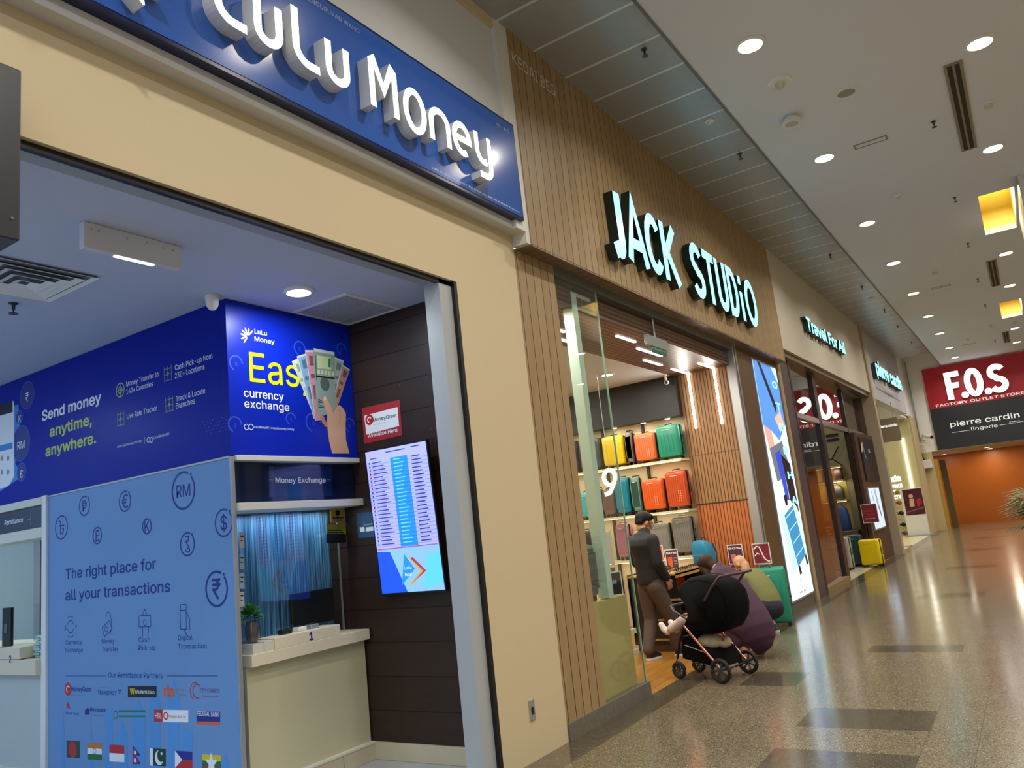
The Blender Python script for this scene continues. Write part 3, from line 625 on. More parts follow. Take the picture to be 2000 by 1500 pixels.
notes = [('C9CFC0', [(569, 706), (583, 699), (618, 805), (612, 812)]), ('7FA6C8', [(579, 696), (598, 690), (625, 815), (612, 818)]), ('C88C98', [(595, 684), (612, 684), (630, 820), (615, 822)]),
         ('A9B4B0', [(652, 697), (671, 705), (655, 800), (640, 798)]), ('B78E86', [(668, 712), (683, 722), (655, 805), (645, 800)]), ('8FA29A', [(611, 680), (653, 688), (655, 800), (632, 812), (618, 805)])]
for i, (hx, P) in enumerate(notes):
    a.pxpoly(P, mat('print_note_%d' % i, hx, .5)); (tl, tr, br, bl_) = P[0], P[1], P[2], P[-1]
    def nq(u0, v0, u1, v1, mm): a.pxpoly([tuple((tl[k]*(1-u)+tr[k]*u)*(1-v)+(bl_[k]*(1-u)+br[k]*u)*v for k in (0, 1)) for u, v in ((u0, v0), (u1, v0), (u1, v1), (u0, v1))], mm)
    if i < 5:
        nq(.0, .0, 1, .03, mat('print_note_edge', 'D4D6CE', .5)); nq(.0, .0, .08, 1, MATS['print_note_edge']); nq(.35, .08, .8, .22, mat('print_note_mark_%d' % i, ['8E9A84', '4A7096', '8A4A5E', '74807C', '7C564E'][i], .5)); nq(.25, .34, .75, .40, MATS['print_note_mark_%d' % i]); nq(.3, .50, .7, .70, MATS['print_note_mark_%d' % i])
    else:
        nq(.04, .0, .96, .05, MATS['print_note_edge']); nq(.06, .1, .11, .5, inkgr)
        for q in range(6): nq(.10, .80+q*.025, .10+.10*(1+q % 3), .812+q*.025, inkb)
    if i < 5: a.cut('banknote', t)
a.pxpoly([(618, 694), (645, 698), (646, 722), (620, 719)], mat('print_note_pale', 'CBD3A4', .5)); a.pxpoly([(641, 700), (645, 701), (645, 718), (641, 717)], inkgr)
c = a.ab(634, 750); a.disc(*c, .05, mat('print_note_dark', '566560', .5), ry=.06); a.pxpoly([(616, 733), (653, 738), (653, 741), (616, 736)], inkb)
for k in range(5): a.pxpoly([(619+k*7, 722+k), (624+k*7, 722+k), (624+k*7, 730+k), (619+k*7, 730+k)], MATS['print_note_pale'])
a.cut('banknote', t)
for x, y in ((629, 817), (632, 824), (636, 829)): a.disc(*a.ab(x, y), .022, skin2, 14)
a.pxpoly([(640, 800), (650, 806), (658, 794), (662, 791), (669, 797), (675, 808), (674, 835), (675, 860), (682, 886), (648, 886), (642, 862), (639, 838), (638, 812)], skin)
a.pxpoly([(630, 781), (631, 776), (634, 773), (637, 775), (641, 784), (647, 797), (651, 808), (650, 818), (644, 820), (638, 808), (633, 793)], skin); a.line([a.ab(637, 775), a.ab(642, 785), a.ab(648, 798), a.ab(652, 810)], .006, skin2); a.line([a.ab(660, 796), a.ab(664, 812), a.ab(662, 828)], .005, skin2)
a.pxpoly([(631, 779), (632, 775), (635, 775), (637, 781), (633, 783)], mat('print_nail', 'E8C4B0', .4))
a.done('hand_print', t)
t = thing('sign_ledge', 'ivory ledge under the Easy currency exchange banner', 'ledge', (-4.62, 4.1, 2.3)); MB().box(-4.72, -4.575, 3.535, 4.74, 2.295, 2.333, ledgew, .003).build('ledge_board', t)
t = thing('sign_ledge', 'ivory ledge under the navy Money Exchange sign, above the counter window', 'ledge', (-4.62, 4.1, 1.95)); MB().box(-4.9, -4.57, 3.535, 4.745, 1.945, 2.0, ledgew, .003).build('ledge_board', t)
t = thing('counter_sign', 'navy sign reading Money Exchange over counter 1', 'sign', (-4.63, 4.1, 2.0))
nvy = mat('counter_sign_navy', '101B3C', .12, coat=.4)
MB().box(-4.9, -4.66, 3.54, 4.745, 2.002, 2.293, nvy).build('board', t)
a = Art(FX(-4.66), 0, -4.66); nv2 = mat('counter_sign_blue', '16295C', .15, coat=.3)
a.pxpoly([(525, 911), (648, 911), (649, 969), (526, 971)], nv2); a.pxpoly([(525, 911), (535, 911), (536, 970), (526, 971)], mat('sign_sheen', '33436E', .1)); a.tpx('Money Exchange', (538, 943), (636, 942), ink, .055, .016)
for p in ((526, 648), ): a.line([a.ab(525, 937), a.ab(533, 937)], .003, inkgy); a.line([a.ab(639, 937), a.ab(646, 937)], .003, inkgy)
a.done('lettering', t)
# -- counter 1
t = thing('service_counter', 'ivory service counter numbered 1 with a raised hatch, under the Money Exchange sign', 'counter', (-4.7, 4.1, 0))
m = MB(); m.box(-4.95, -4.59, 3.60, 4.73, .895, .975, counterw, .003); m.build('worktop', t)
m = MB(); m.box(-4.78, -4.592, 3.80, 4.42, .975, 1.055, counterw, .003); m.build('raised_hatch', t)
MB().box(-4.95, -4.66, 3.605, 4.735, .13, .895, mat('counter_front_cream', 'C2BD9C', .3)).build('front_panel', t)
m = MB(); m.box(-4.95, -4.62, 3.605, 4.735, .0, .128, tilef); m.box(-4.66, -4.615, 3.605, 4.735, .118, .132, ledgew); m.build('plinth', t)
m = MB(); m.box(-4.78, -4.60, 3.62, 3.71, .975, 1.04, mat('hatch_side_white', 'D0CCBE', .3)); m.box(-4.78, -4.60, 3.715, 3.795, .975, 1.045, MATS['hatch_side_white']); m.build('coin_tray', t)
a = Art(FX(-4.592), 0, -4.592); c = a.ab(608, 1240); a.text('1', c[0], c[1]-.035, inkn, h=.075, bold=.03, align='c'); a.done('number', t)
t = thing('counter_glass', 'clear glass screen standing on counter 1', 'glass screen', (-4.8, 4.1, .975)); MB().box(-4.806, -4.80, 3.61, 4.66, .976, 1.944, cglass).build('pane', t); MB().box(-4.81, -4.796, 4.66, 4.668, .976, 1.944, alu).build('edge_trim', t)
def curtmat():
    m = mat('blue_string_curtain', '1E4F86', .45); nt = m.node_tree; b = nt.nodes['Principled BSDF']
    tc = nt.nodes.new('ShaderNodeTexCoord'); mp = nt.nodes.new('ShaderNodeMapping'); mp.inputs['Scale'].default_value = (60, 110, 2.0); n = nt.nodes.new('ShaderNodeTexNoise'); n.inputs['Scale'].default_value = 1; n.inputs['Detail'].default_value = 3
    r = nt.nodes.new('ShaderNodeValToRGB'); e = r.color_ramp.elements; e[0].position = .35; e[0].color = (*srgb('163E6E'), 1); e[1].position = .75; e[1].color = (*srgb('5C9CCB'), 1)
    nt.links.new(tc.outputs['Object'], mp.inputs[0]); nt.links.new(mp.outputs[0], n.inputs[0]); nt.links.new(n.outputs['Fac'], r.inputs[0]); nt.links.new(r.outputs[0], b.inputs['Base Color']); return m
cm = curtmat(); t = thing('string_curtain', 'blue string curtain drawn behind the glass of counter 1', 'curtain', (-4.99, 4.1, .9))
for y0, y1 in ((3.62, 4.19), (4.20, 4.74)):
    m = MB(); n = 60; P = []
    for i in range(n+1): y = y0+(y1-y0)*i/n; P.append((-4.99+.012*math.sin(i*2.1), y))
    m.add([(x, y, .9) for x, y in P]+[(x, y, 1.944) for x, y in P], [(i, i+1, n+2+i, n+1+i) for i in range(n)], cm); m.build('curtain_panel', t, True)
t = thing('monitor', 'black monitor back behind the glass of counter 1', 'monitor', (-4.88, 4.40, .975))
MB().box(-4.895, -4.868, 4.20, 4.64, 1.06, 1.32, black, .008).build('screen_case', t); m = MB(); m.box(-4.90, -4.86, 4.39, 4.45, .985, 1.1, black); m.box(-4.93, -4.83, 4.32, 4.52, .9755, .987, black); m.build('stand', t)
def leafy(par, c, r, n, m, name='leaves', ln=.05):
    b = MB()
    for k in range(n):
        a, e = random.uniform(0, 6.28), random.uniform(-.2, 1.4); d = Vector((math.cos(a)*math.cos(e), math.sin(a)*math.cos(e), math.sin(e))); p = Vector(c)+d*r*random.uniform(.3, 1)
        t_ = d.cross(Vector((0, 0, 1))).normalized()*ln*.25; q = p+d*ln; b.add([p, p+d*ln*.5+t_, q, p+d*ln*.5-t_+Vector((0, 0, .004))], [(0, 1, 2, 3)], m)
    return b.build(name, par)
t = thing('potted_plant', 'small leafy plant in a dark glass vase on counter 1', 'plant', (-4.70, 3.70, 1.046))
MB().lathe([(.03, 0), (.045, .03), (.05, .10), (.04, .14), (.036, .14), (.036, .12)], (-4.70, 3.70, 1.046), (0, 0, 1), mat('dark_glass_vase', '4A4444', .1, coat=.6)).build('vase', t, True)
leafy(t, (-4.70, 3.69, 1.215), .062, 160, mat('leaf_green', '2F6E2A', .5), ln=.045)
for lab, yy, col in (('small black calculator on counter 1', 3.98, black), ('low white receipt printer on counter 1', 4.12, whitep), ('small silver stapler on counter 1', 4.24, alu)):
    z = 1.0555; x = -4.70
    t = thing(lab.split()[2] if 'receipt' not in lab else 'receipt_printer', lab, 'counter item', (x, yy, z)); MB().box(x-.04, x+.03, yy-.035, yy+.045, z, z+.03, col, .006).build('body', t); MB().box(x-.03, x+.01, yy-.025, yy+.03, z+.03, z+.036, dgrey, .002).build('keys' if 'calc' in lab else 'cover', t)
# notices stuck to the glass
def notice(name, lab, pts, hx, lines, fr, ax, v, par_cat='notice', head=None):
    t = thing(name, lab, par_cat, W(*pts[0], ax, v)); q = [W(*p, ax, v) for p in pts]; n = fr.n
    m = MB(); m.hexa([p+n*.0012 for p in q], [p+n*.003 for p in q], mat('notice_'+hx, hx, .5)); m.build('sheet', t)
    a = Art(fr, ax, v, .0036); (x0, y0), (x1, y1) = pts[0], pts[2]
    for f0, f1, fx0, fx1, mm in lines: a.pxpoly([(x0+(x1-x0)*fx0, y0+(y1-y0)*f0), (x0+(x1-x0)*fx1, y0+(y1-y0)*f0), (x0+(x1-x0)*fx1, y0+(y1-y0)*f1), (x0+(x1-x0)*fx0, y0+(y1-y0)*f1)], mm)
    if head: head(a)
    a.done('printing', t); return t
G = FX(-4.799)
notice('notice', 'yellow notice on the counter glass, the upper one', [(645, 993), (672, 993), (673, 1021), (646, 1021)], 'B4943C', [(.15, .5, .35, .65, inkb), (.62, .7, .1, .9, inkb), (.8, .86, .2, .8, inkb)], G, 0, -4.799)
notice('notice', 'green and black notice on the counter glass, below the yellow one', [(637, 1024), (675, 1024), (675, 1060), (638, 1060)], '8A8A34', [(.3, .36, .08, .8, inkb), (.42, .48, .08, .9, inkb), (.52, 1, 0, 1, inkb)], G, 0, -4.799)
for i, (y, hx) in enumerate(((1040, 'B8A894'), (1082, '8FA89C'), (1120, 'A8B4B0'), (1156, 'C0C4B0'), (1188, '6FA08C'))):
    notice('notice', 'small notice down the left edge of the counter glass, number %s from the top' % ['one', 'two', 'three', 'four', 'five'][i], [(467, y), (476, y), (477, y+30), (468, y+30)], hx, [(.2, .3, .2, .8, inkb), (.5, .58, .2, .7, inkn)], G, 0, -4.799)
P = FY(4.75)
def mg(a):
    q = [(712, 812), (777, 795), (780, 832), (716, 849)]; a.pxpoly(q, ink); c = a.ab(722, 820); a.disc(*c, .045, inkr); a.ring(*c, .025, .01, ink, 30, 260); a.tpx('MoneyGram', (729, 824), (775, 814), inkb, .04, .012); a.tpx('money transfer', (730, 830), (755, 826), inkgy, .012); a.tpx('Available Here', (720, 855), (777, 843), ink, .045, .01)
notice('sticker', 'red sign reading MoneyGram Available Here on the plank wall', [(707, 797), (781, 781), (786, 850), (712, 867)], 'A32630', [], P, 1, 4.75, 'sign', mg)
def bs(a):
    a.tpx('Accepting', (711, 1026), (733, 1024), ink, .016); a.pxpoly([(703, 1030), (712, 1029), (713, 1038), (704, 1039)], ink); a.pxpoly([(715, 1030), (735, 1028), (735, 1036), (715, 1038)], ink)
notice('sticker', 'blue payment sticker half hidden behind the wall screen', [(697, 1002), (740, 999), (743, 1048), (700, 1051)], '1F4E74', [], P, 1, 4.75, 'sign', bs)
m = None
for i, (x, y) in enumerate(((781, 752), (833, 740), (790, 848), (841, 838))):
    p = W(x, y, 1, 4.75); t = thing('screw', 'bright screw head in the plank wall', 'screw', p, 'screws in the plank wall'); MB().lathe([(.006, 0), (.006, .003), (.003, .006)], p, (0, -1, 0), chrome, 10).build('screw_head', t)
# -- rate screen
t = thing('rate_screen', 'tall bright screen listing exchange rates on the dark plank wall', 'screen', (-4.083, 4.7, 1.24))
o = Vector((-4.083, 4.70, 1.238)); vv = Vector((0, -.078, 1.11)); hgt = vv.length; fr = FR(o, (1, 0, 0), vv.normalized())
m = MB(); m.prism(fr, [(-.325, -.012), (.325, -.012), (.325, hgt+.012), (-.325, hgt+.012)], -.028, 0, black); m.build('case', t)
MB().box(-4.15, -4.0, 4.68, 4.748, 1.7, 1.9, black).build('bracket', t)
def scr(n, hx, e): return mat('screen_'+n, hx, .3, emit=e, ecol=srgb(hx), spec=.2)
sl, sb, sd, sc_, sw = scr('lavender', '9FA4F6', .95), scr('blue', '2A86F0', .95), scr('ink', '3A3E86', .5), scr('cyan', '5CC0F4', .95), scr('white', 'DCE4FF', .95)
sdb, sy_, sr_ = scr('deep_blue', '2452DA', .9), scr('gold', 'C8A84A', .7), scr('red', 'B0386A', .7)
m = MB(); a = Art(fr, 1, 4.7); w = .313; h1 = hgt
a.rect(-w, .30*h1, w, h1, sl)
a.rect(-w, 0, w, .30*h1, scr('mid_blue', '7FB0F4', .95)); a.poly([(-w, 0), (-.05, 0), (-.18, .28*h1), (-w, .29*h1)], sdb); a.poly([(.12, .02), (w, .06), (w, .28), (.18, .26)], sc_)
a.poly([(-.10, .05), (.05, .27*h1*.5+.02), (-.04, .26*h1)], sb); a.poly([(.0, .26), (.10, .15), (-.03, .05), (.0, .05), (.13, .15), (.02, .27)], sy_); a.poly([(.02, .25), (.13, .15), (.0, .06), (.16, .15), (.04, .26)], sr_)
a.text('LuLu', -.055, .17, sw, h=.035); a.text('Now', -.055, .12, sw, h=.035)
a.rect(-.06, .31*h1, .115, .93*h1, sb)
a.line([(-.1, .975*h1), (.1, .975*h1)], .008, sd); a.line([(.16, .98*h1), (.25, .98*h1)], .008, sd); a.line([(-w+.04, .945*h1), (-.2, .945*h1)], .007, sd)
for k in range(23):
    z = (.915-.0262*k)*h1; a.disc(-w+.03, z, .009, [sdb, sd, sr_][(k*7+k//3) % 3], 8); a.line([(-w+.06, z), (-w+.06+.10+.05*((k*5) % 4)/3, z)], .008, sd)
    a.line([(-.03, z), (.04+.01*((k*3) % 4), z)], .009, sc_); a.line([(.15, z), (.15+.09+.01*(k % 3), z)], .009, sd); a.line([(-w, z-.0131*h1), (w, z-.0131*h1)], .0016, sd)
a.line([(-w+.01, .305*h1), (w-.01, .305*h1)], .006, sr_)
a.done('display', t)
# -- light blue panel and the post beside it
t = thing('advertising_panel', 'tall light blue panel reading The right place for all your transactions', 'panel', (-5.8, YK, 0))
MB().box(-7.07, -4.612, YK+.002, YK+.02, 0, 2.318, lightblue).build('board', t)
m = MB(); m.box(-4.618, XK, YK-.006, YK+.022, 0, 2.325, alu); m.box(-7.07, -4.618, YK-.006, YK+.022, 2.318, 2.332, alu); m.build('frame', t)
a = Art(FY(YK+.002), 1, YK+.002)
def tw(x, w, y0, sp=0):   # skyline, pixel outline down to the foot
    a.pxpoly([(x-w, 1500), (x-w, y0+sp), (x-w*.4, y0+sp*.6), (x, y0), (x+w*.4, y0+sp*.6), (x+w, y0+sp), (x+w, 1500)], tower)
for x, w, y0, sp in ((123, 3, 1385, 40), (178, 3, 1390, 60), (213, 7, 1385, 3), (239, 10, 1405, 28), (271, 13, 1365, 30), (303, 10, 1325, 45), (340, 11, 1325, 40), (366, 10, 1418, 8), (440, 8, 1470, 20)): a.keep = True; tw(x, w, y0, sp); a.cut('tower_print', t); a.keep = False
a.k = 14
for s, x, y, ry, hh, bi in (('৳', 120, 1030, 24, .12, 1), ('₱', 165, 988, 20, .09, 1), ('€', 244, 979, 21, .11, 0), ('£', 190, 1046, 17, .09, 0), ('K', 287, 1028, 16, .08, 0), ('RM', 358, 958, 38, .09, 0), ('$', 437, 1021, 28, .13, 0), ('रु', 366, 1063, 24, .12, 1), ('₹', 423, 1150, 36, .14, 0)):
    c = a.ab(x, y); r = abs(a.ab(x, y-ry)[1]-c[1]); a.ring(*c, r, .012 if ry < 34 else .017, inkn, 62, 62+340); e = math.radians(48); a.disc(c[0]+r*math.cos(e), c[1]+r*math.sin(e), .01, inkn, 10)
    a.text(s, c[0], c[1]-hh/2, inkn, h=hh, bold=0 if bi else .006, align='c', builtin=bool(bi), tight=True); a.cut('currency_symbol', t)
a.tpx('The right place for', (128, 1132), (305, 1110), inkn, .115, .012); a.cut('headline', t); a.tpx('all your transactions', (128, 1173), (333, 1155), inkn, .115, .012)
a.cut('headline', t)
for s, p, q in (('Currency', (128, 1260), (160, 1257)), ('Exchange', (128, 1275), (162, 1273)), ('Money', (199, 1257), (224, 1256)), ('Transfer', (199, 1273), (231, 1271)), ('Cash', (271, 1255), (293, 1253)), ('Pick-up', (271, 1271), (304, 1268)), ('Digital', (348, 1251), (376, 1249)), ('Transaction', (348, 1268), (404, 1266))): a.tpx(s, p, q, inkn, .05); a.cut('caption_line', t)
a.tpx('Our Remittance Partners', (212, 1324), (318, 1324), inkn, .055); a.line([a.ab(128, 1320), a.ab(208, 1320)], .004, inkn); a.line([a.ab(325, 1320), a.ab(426, 1320)], .004, inkn); a.cut('partners_heading', t)
ic = [a.ab(138, 1224), a.ab(209, 1221), a.ab(283, 1216), a.ab(358, 1209)]
c = ic[0]; a.ring(*c, .05, .006, inkn, 200, 340); a.ring(*c, .05, .006, inkn, 20, 160); a.ring(c[0], c[1], .085, .006, inkn, 60, 120); a.ring(c[0], c[1], .085, .006, inkn, 240, 300); a.text('$', c[0]-.08, c[1]-.025, inkn, h=.05, align='c'); a.text('₹', c[0]+.085, c[1]-.02, inkn, h=.045, align='c')
def box_(c, x0, y0, x1, y1, rot=0):
    q = math.cos(rot), math.sin(rot); P = [(c[0]+x*q[0]-y*q[1], c[1]+x*q[1]+y*q[0]) for x, y in ((x0, y0), (x1, y0), (x1, y1), (x0, y1), (x0, y0))]; a.line(P, .006, inkn)
a.cut('service_icon', t); c = ic[1]; box_(c, -.07, -.06, .05, .015, .45); a.ring(c[0]-.01, c[1]-.03, .022, .005, inkn); a.ring(c[0]+.02, c[1]+.065, .035, .006, inkn, -30, 200); a.line([(c[0]+.06, c[1]+.05), (c[0]+.07, c[1]-.02), (c[0]+.04, c[1]-.07)], .006, inkn)
a.cut('service_icon', t); c = ic[2]; box_(c, -.075, -.03, .075, .05); a.ring(*c, .022, .005, inkn); a.line([(c[0]-.03, c[1]-.03), (c[0]-.03, c[1]-.1)], .006, inkn); a.line([(c[0]+.05, c[1]-.03), (c[0]+.035, c[1]-.1)], .006, inkn); a.line([(c[0]-.03, c[1]+.05), (c[0], c[1]+.10), (c[0]+.03, c[1]+.05)], .006, inkn)
a.cut('service_icon', t); c = ic[3]; box_(c, -.035, -.07, .035, .06); a.line([(c[0]-.03, c[1]+.06), (c[0]-.03, c[1]+.10), (c[0]+.04, c[1]+.10), (c[0]+.04, c[1]+.06)], .006, inkn); a.line([(c[0]+.035, c[1]+.05), (c[0]+.075, c[1]-.0), (c[0]+.07, c[1]-.08)], .006, inkn); a.line([(c[0]-.0, c[1]-.07), (c[0]+.05, c[1]-.12)], .006, inkn)
a.cut('service_icon', t)
# partner marks
c = a.ab(133, 1346); a.disc(*c, .05, inkr); a.ring(*c, .028, .01, ink, 30, 260); a.tpx('MoneyGram', (140, 1350), (178, 1350), inkn, .05, .01); a.tpx('money transfer', (141, 1359), (166, 1359), inkgy, .014); a.cut('partner_logo', t)
a.tpx('POWERED BY', (191, 1344), (216, 1344), inkgy, .014); a.tpx('TRANSFAST', (191, 1357), (228, 1357), mat('print_mid_blue', '1D4FA8', .4), .042, .012); [a.disc(*a.ab(232+k*2, 1348+(k % 2)*5), .008, inkn, 8) for k in range(3)]; a.cut('partner_logo', t)
a.pxpoly([(250, 1340), (306, 1340), (306, 1362), (250, 1362)], inkb); a.tpx('W', (254, 1356), (263, 1356), mat('print_gold', 'D8C020', .4), .06, .03); a.tpx('WesternUnion', (264, 1355), (302, 1355), ink, .038, .008); a.cut('partner_logo', t)
a.tpx('ria', (320, 1360), (341, 1360), inko, .10, .03); a.tpx('Money', (344, 1350), (361, 1350), inkgy, .03); a.tpx('Transfer', (344, 1360), (364, 1360), inkgy, .03); a.cut('partner_logo', t)
c = a.ab(385, 1350); a.ring(*c, .05, .008, inkr, 40, 300); a.ring(c[0]-.02, c[1], .06, .006, inkr, 60, 250); a.tpx('CITY EXPRESS', (391, 1353), (429, 1352), mat('print_plum', '6A2850', .4), .035); a.tpx('money transfer', (395, 1361), (427, 1361), inkr, .014); a.cut('partner_logo', t)
a.pxpoly([(133, 1370), (138, 1386), (133, 1381), (129, 1386)], inkr); a.tpx('Bank Asia', (129, 1396), (154, 1396), inkn, .028); a.cut('partner_logo', t)
a.pxpoly([(166, 1396), (166, 1387), (171, 1382), (175, 1387), (175, 1396)], inkn); a.tpx('Metrobank', (176, 1390), (207, 1390), inkn, .042, .008); a.tpx("You're in good hands", (177, 1398), (206, 1398), inkgy, .014); a.cut('partner_logo', t)
c = a.ab(226, 1396); a.ring(*c, .03, .008, inkgr); a.line([a.ab(232, 1389), a.ab(284, 1389)], .014, inkgr); a.line([a.ab(232, 1399), a.ab(284, 1399)], .012, inkgr); a.cut('partner_logo', t)
a.pxpoly([(301, 1386), (368, 1387), (368, 1411), (301, 1410)], ink); a.pxpoly([(301, 1386), (318, 1386), (318, 1410), (301, 1410)], inkr); a.tpx('HBL', (303, 1403), (316, 1403), ink, .05, .012); c = a.ab(324, 1398); a.ring(*c, .028, .01, inkr); a.tpx('Himalayan Bank Ltd.', (328, 1402), (364, 1402), inkr, .028); a.cut('partner_logo', t)
a.pxpoly([(384, 1389), (430, 1390), (430, 1415), (384, 1414)], inkn); a.pxpoly([(384, 1409), (430, 1410), (430, 1416), (384, 1415)], inko); a.tpx('FEDERAL BANK', (386, 1399), (428, 1399), ink, .042, .006); a.cut('partner_logo', t)
# flags
def fl_(P, cols, horiz=True):
    (x0, y0), (x1, y1) = P; k = len(cols); dy = (x1-x0)*.12
    for i, mm in enumerate(cols): a.pxpoly([(x0, y0+(y1-y0)*i/k), (x1, y0+dy*.5+(y1-y0)*i/k), (x1, y0+dy*.5+(y1-y0)*(i+1)/k), (x0, y0+(y1-y0)*(i+1)/k)], mm)
fl_(((130, 1446), (156, 1479)), [inkd]); a.disc(*a.ab(142, 1464), .06, inkr); a.cut('flag', t)
fl_(((171, 1450), (199, 1483)), [mat('print_saffron', 'C8772A', .4), ink, mat('print_flag_green', '1F6B32', .4)]); a.ring(*a.ab(185, 1467), .022, .005, inkn); a.cut('flag', t)
fl_(((214, 1454), (243, 1487)), [inkr, ink]); a.cut('flag', t)
a.pxpoly([(260, 1458), (273, 1474), (263, 1474), (274, 1491), (260, 1491)], inkr); a.line([a.ab(260, 1458), a.ab(273, 1474), a.ab(263, 1474), a.ab(274, 1491), a.ab(260, 1491), a.ab(260, 1458)], .01, inkn); a.disc(*a.ab(264, 1485), .015, ink); a.disc(*a.ab(264, 1470), .014, ink); a.cut('flag', t)
fl_(((293, 1461), (324, 1495)), [mat('print_flag_dark', '0C3A2A', .4)]); a.pxpoly([(293, 1461), (299, 1462), (299, 1496), (293, 1495)], ink); c = a.ab(311, 1480); a.disc(*c, .05, ink); a.disc(c[0]+.02, c[1]+.015, .042, MATS['print_flag_dark']); a.disc(c[0]+.03, c[1]+.03, .012, ink, 5); a.cut('flag', t)
fl_(((342, 1466), (376, 1500)), [inkn, inkr]); a.pxpoly([(342, 1466), (356, 1484), (342, 1500)], ink); a.cut('flag', t)
fl_(((395, 1473), (432, 1509)), [MATS['print_gold'], MATS['print_flag_green'], inkr]); c = a.ab(413, 1491); a.poly([(c[0]+(.07 if k % 2 == 0 else .03)*math.sin(k*math.pi/5), c[1]+(.07 if k % 2 == 0 else .03)*math.cos(k*math.pi/5)) for k in range(10)], ink); a.cut('flag', t)
t = thing('frame_post', 'white metal post at the left side of the light blue panel', 'post', (-7.1, YK, 0)); MB().box(-7.145, -7.072, YK-.02, YK+.08, 0, 2.34, whitep, .004).build('post_profile', t)
# -- counter 2
t = thing('counter_sign', 'navy sign reading Remittance over counter 2', 'sign', (-8, YK, 2.08))
MB().box(-9.97, -7.15, YK+.01, YK+.2, 2.075, 2.265, nvy).build('board', t); a = Art(FY(YK+.01), 1, YK+.01); a.tpx('Remittance', (9, 1027), (45, 1018), ink, .06, .012); a.line([a.ab(60, 1000), a.ab(60, 1026)], .004, inkgy); a.line([a.ab(54, 1015), a.ab(64, 1013)], .004, inkgy); a.done('lettering', t)
t = thing('sign_ledge', 'white ledge above the navy Remittance sign', 'ledge', (-8, YK, 2.27)); MB().box(-9.97, -7.15, YK-.02, YK+.2, 2.268, 2.333, ledgew, .003).build('ledge_board', t)
t = thing('sign_ledge', 'white ledge under the navy Remittance sign, above the counter 2 window', 'ledge', (-8, YK, 1.98)); MB().box(-9.97, -7.15, YK-.02, YK+.2, 1.985, 2.073, ledgew, .003).build('ledge_board', t)
t = thing('service_counter', 'white service counter numbered 2, left of the light blue panel', 'counter', (-8, YK, 0))
m = MB(); m.box(-9.97, -7.42, YK-.06, YK+.45, .99, 1.085, counterw, .004); m.box(-9.97, -7.15, YK-.06, YK+.45, .86, .985, counterw, .004); m.build('worktop', t); MB().box(-9.97, -7.15, YK, YK+.4, .1, .86, mat('counter_front_pale', 'B9C0BE', .3)).build('front_panel', t); MB().box(-9.97, -7.15, YK-.03, YK+.4, 0, .1, ledgew).build('plinth', t)
a = Art(FY(YK-.06), 1, YK-.06); c = a.ab(20, 1284); a.text('2', c[0], c[1]-.04, inkn, h=.08, bold=.02, align='c'); a.done('number', t)
t = thing('counter_glass', 'glass screen with a slim dark edge standing on counter 2', 'glass screen', (-8, YK+.2, 1.085)); MB().box(-9.97, -7.55, YK+.18, YK+.186, 1.086, 1.984, cglass).build('pane', t); MB().box(-7.565, -7.545, YK+.175, YK+.192, 1.086, 1.984, mat('edge_brown', '4A2820', .3)).build('edge_trim', t)
t = thing('card_terminal', 'dark card terminal standing on counter 2', 'card terminal', (-7.8, YK, 1.085)); MB().box(-7.93, -7.78, YK+.03, YK+.06, 1.086, 1.42, dgrey, .006).build('body', t); MB().box(-7.885, -7.83, YK+.027, YK+.03, 1.20, 1.28, mat('terminal_screen', '50606A', .1)).build('display', t)
for i, (x, z, hx) in enumerate(((-7.345, .987, 'A8C4C0'), (-7.215, .987, 'C8D4D4'))):
    t = thing('paper_stack', ['pale green bundle of papers in the notch of counter 2', 'white bundle of papers by the white post on counter 2'][i], 'papers', (x, YK+.1, z)); m = MB()
    for k in range(9): q = random.uniform(-.01, .01); m.box(x-.05+q, x+.05+q, YK+.05+q, YK+.2+q, z+k*.02, z+k*.02+.015, mat('paper_'+hx, hx, .6)); 
    m.build('sheets', t)
area('kiosk_inner_fill', (-8.2, 4.3, 2.9), .5, 34, (.78, .92, 1)); area('kiosk_inner_fill', (-4.88, 4.15, 1.935), .08, 5, (.8, .93, 1), (0, 0, -1), 1.0)  # unseen fills added to brighten the counter interior and the curtain
# ------------------------------------------------------------------ luggage shop
bag_side = mat('letter_side_dark_teal', '10241F', .35)
t = thing('shop_sign', 'cyan white lit letters JACK STUDiO with deep dark sides on the oak fascia', 'sign', (-3.15, 9.5, 4.24))
fr = FX(-3.149); B0, T0 = 4.245, 4.965; HH = T0-B0
def scal(sts, y0, y1, wd): return [[('c' if p == 'c' else (y0+p[0]*(y1-y0), B0+p[1]*HH)) for p in st] for st in sts]
J = [[(0, .17), (.12, .06)]+arc(.30, .16, .22, .12, 230, 360, 6)+[(.55, .25), (.52, .97)]]
A_ = [[(.02, 0), (.50, 1.0), (.98, 0)], [(.22, .30), (.78, .30)]]
C_ = [arc(.60, .5, .45, .42, 40, 320, 22)]
K_ = [[(.10, 0), (.10, 1)], [(.98, 1), (.22, .47)], [(.30, .52), (.98, 0)]]
S_ = [arc(.5, .73, .36, .20, 20, 270, 14)[:-1]+arc(.5, .27, .38, .20, 90, -160, 14)]
T_ = [[(0, .93), (1, .93)], [(.5, 0), (.5, .9)]]
U_ = [[(.12, 1), (.12, .30)]+arc(.5, .30, .38, .23, 180, 360, 12)[1:]+[(.88, 1)]]
D_ = [[(.12, .07), (.40, .07)]+arc(.40, .5, .46, .43, -90, 90, 14)[1:]+[(.12, .93), 'c']]
I_ = [[(.5, 0), (.5, .62)], [(.5, .78), (.5, .96)]]
O_ = [arc(.5, .5, .40, .43, 0, 350, 26)+['c']]
JW = .125
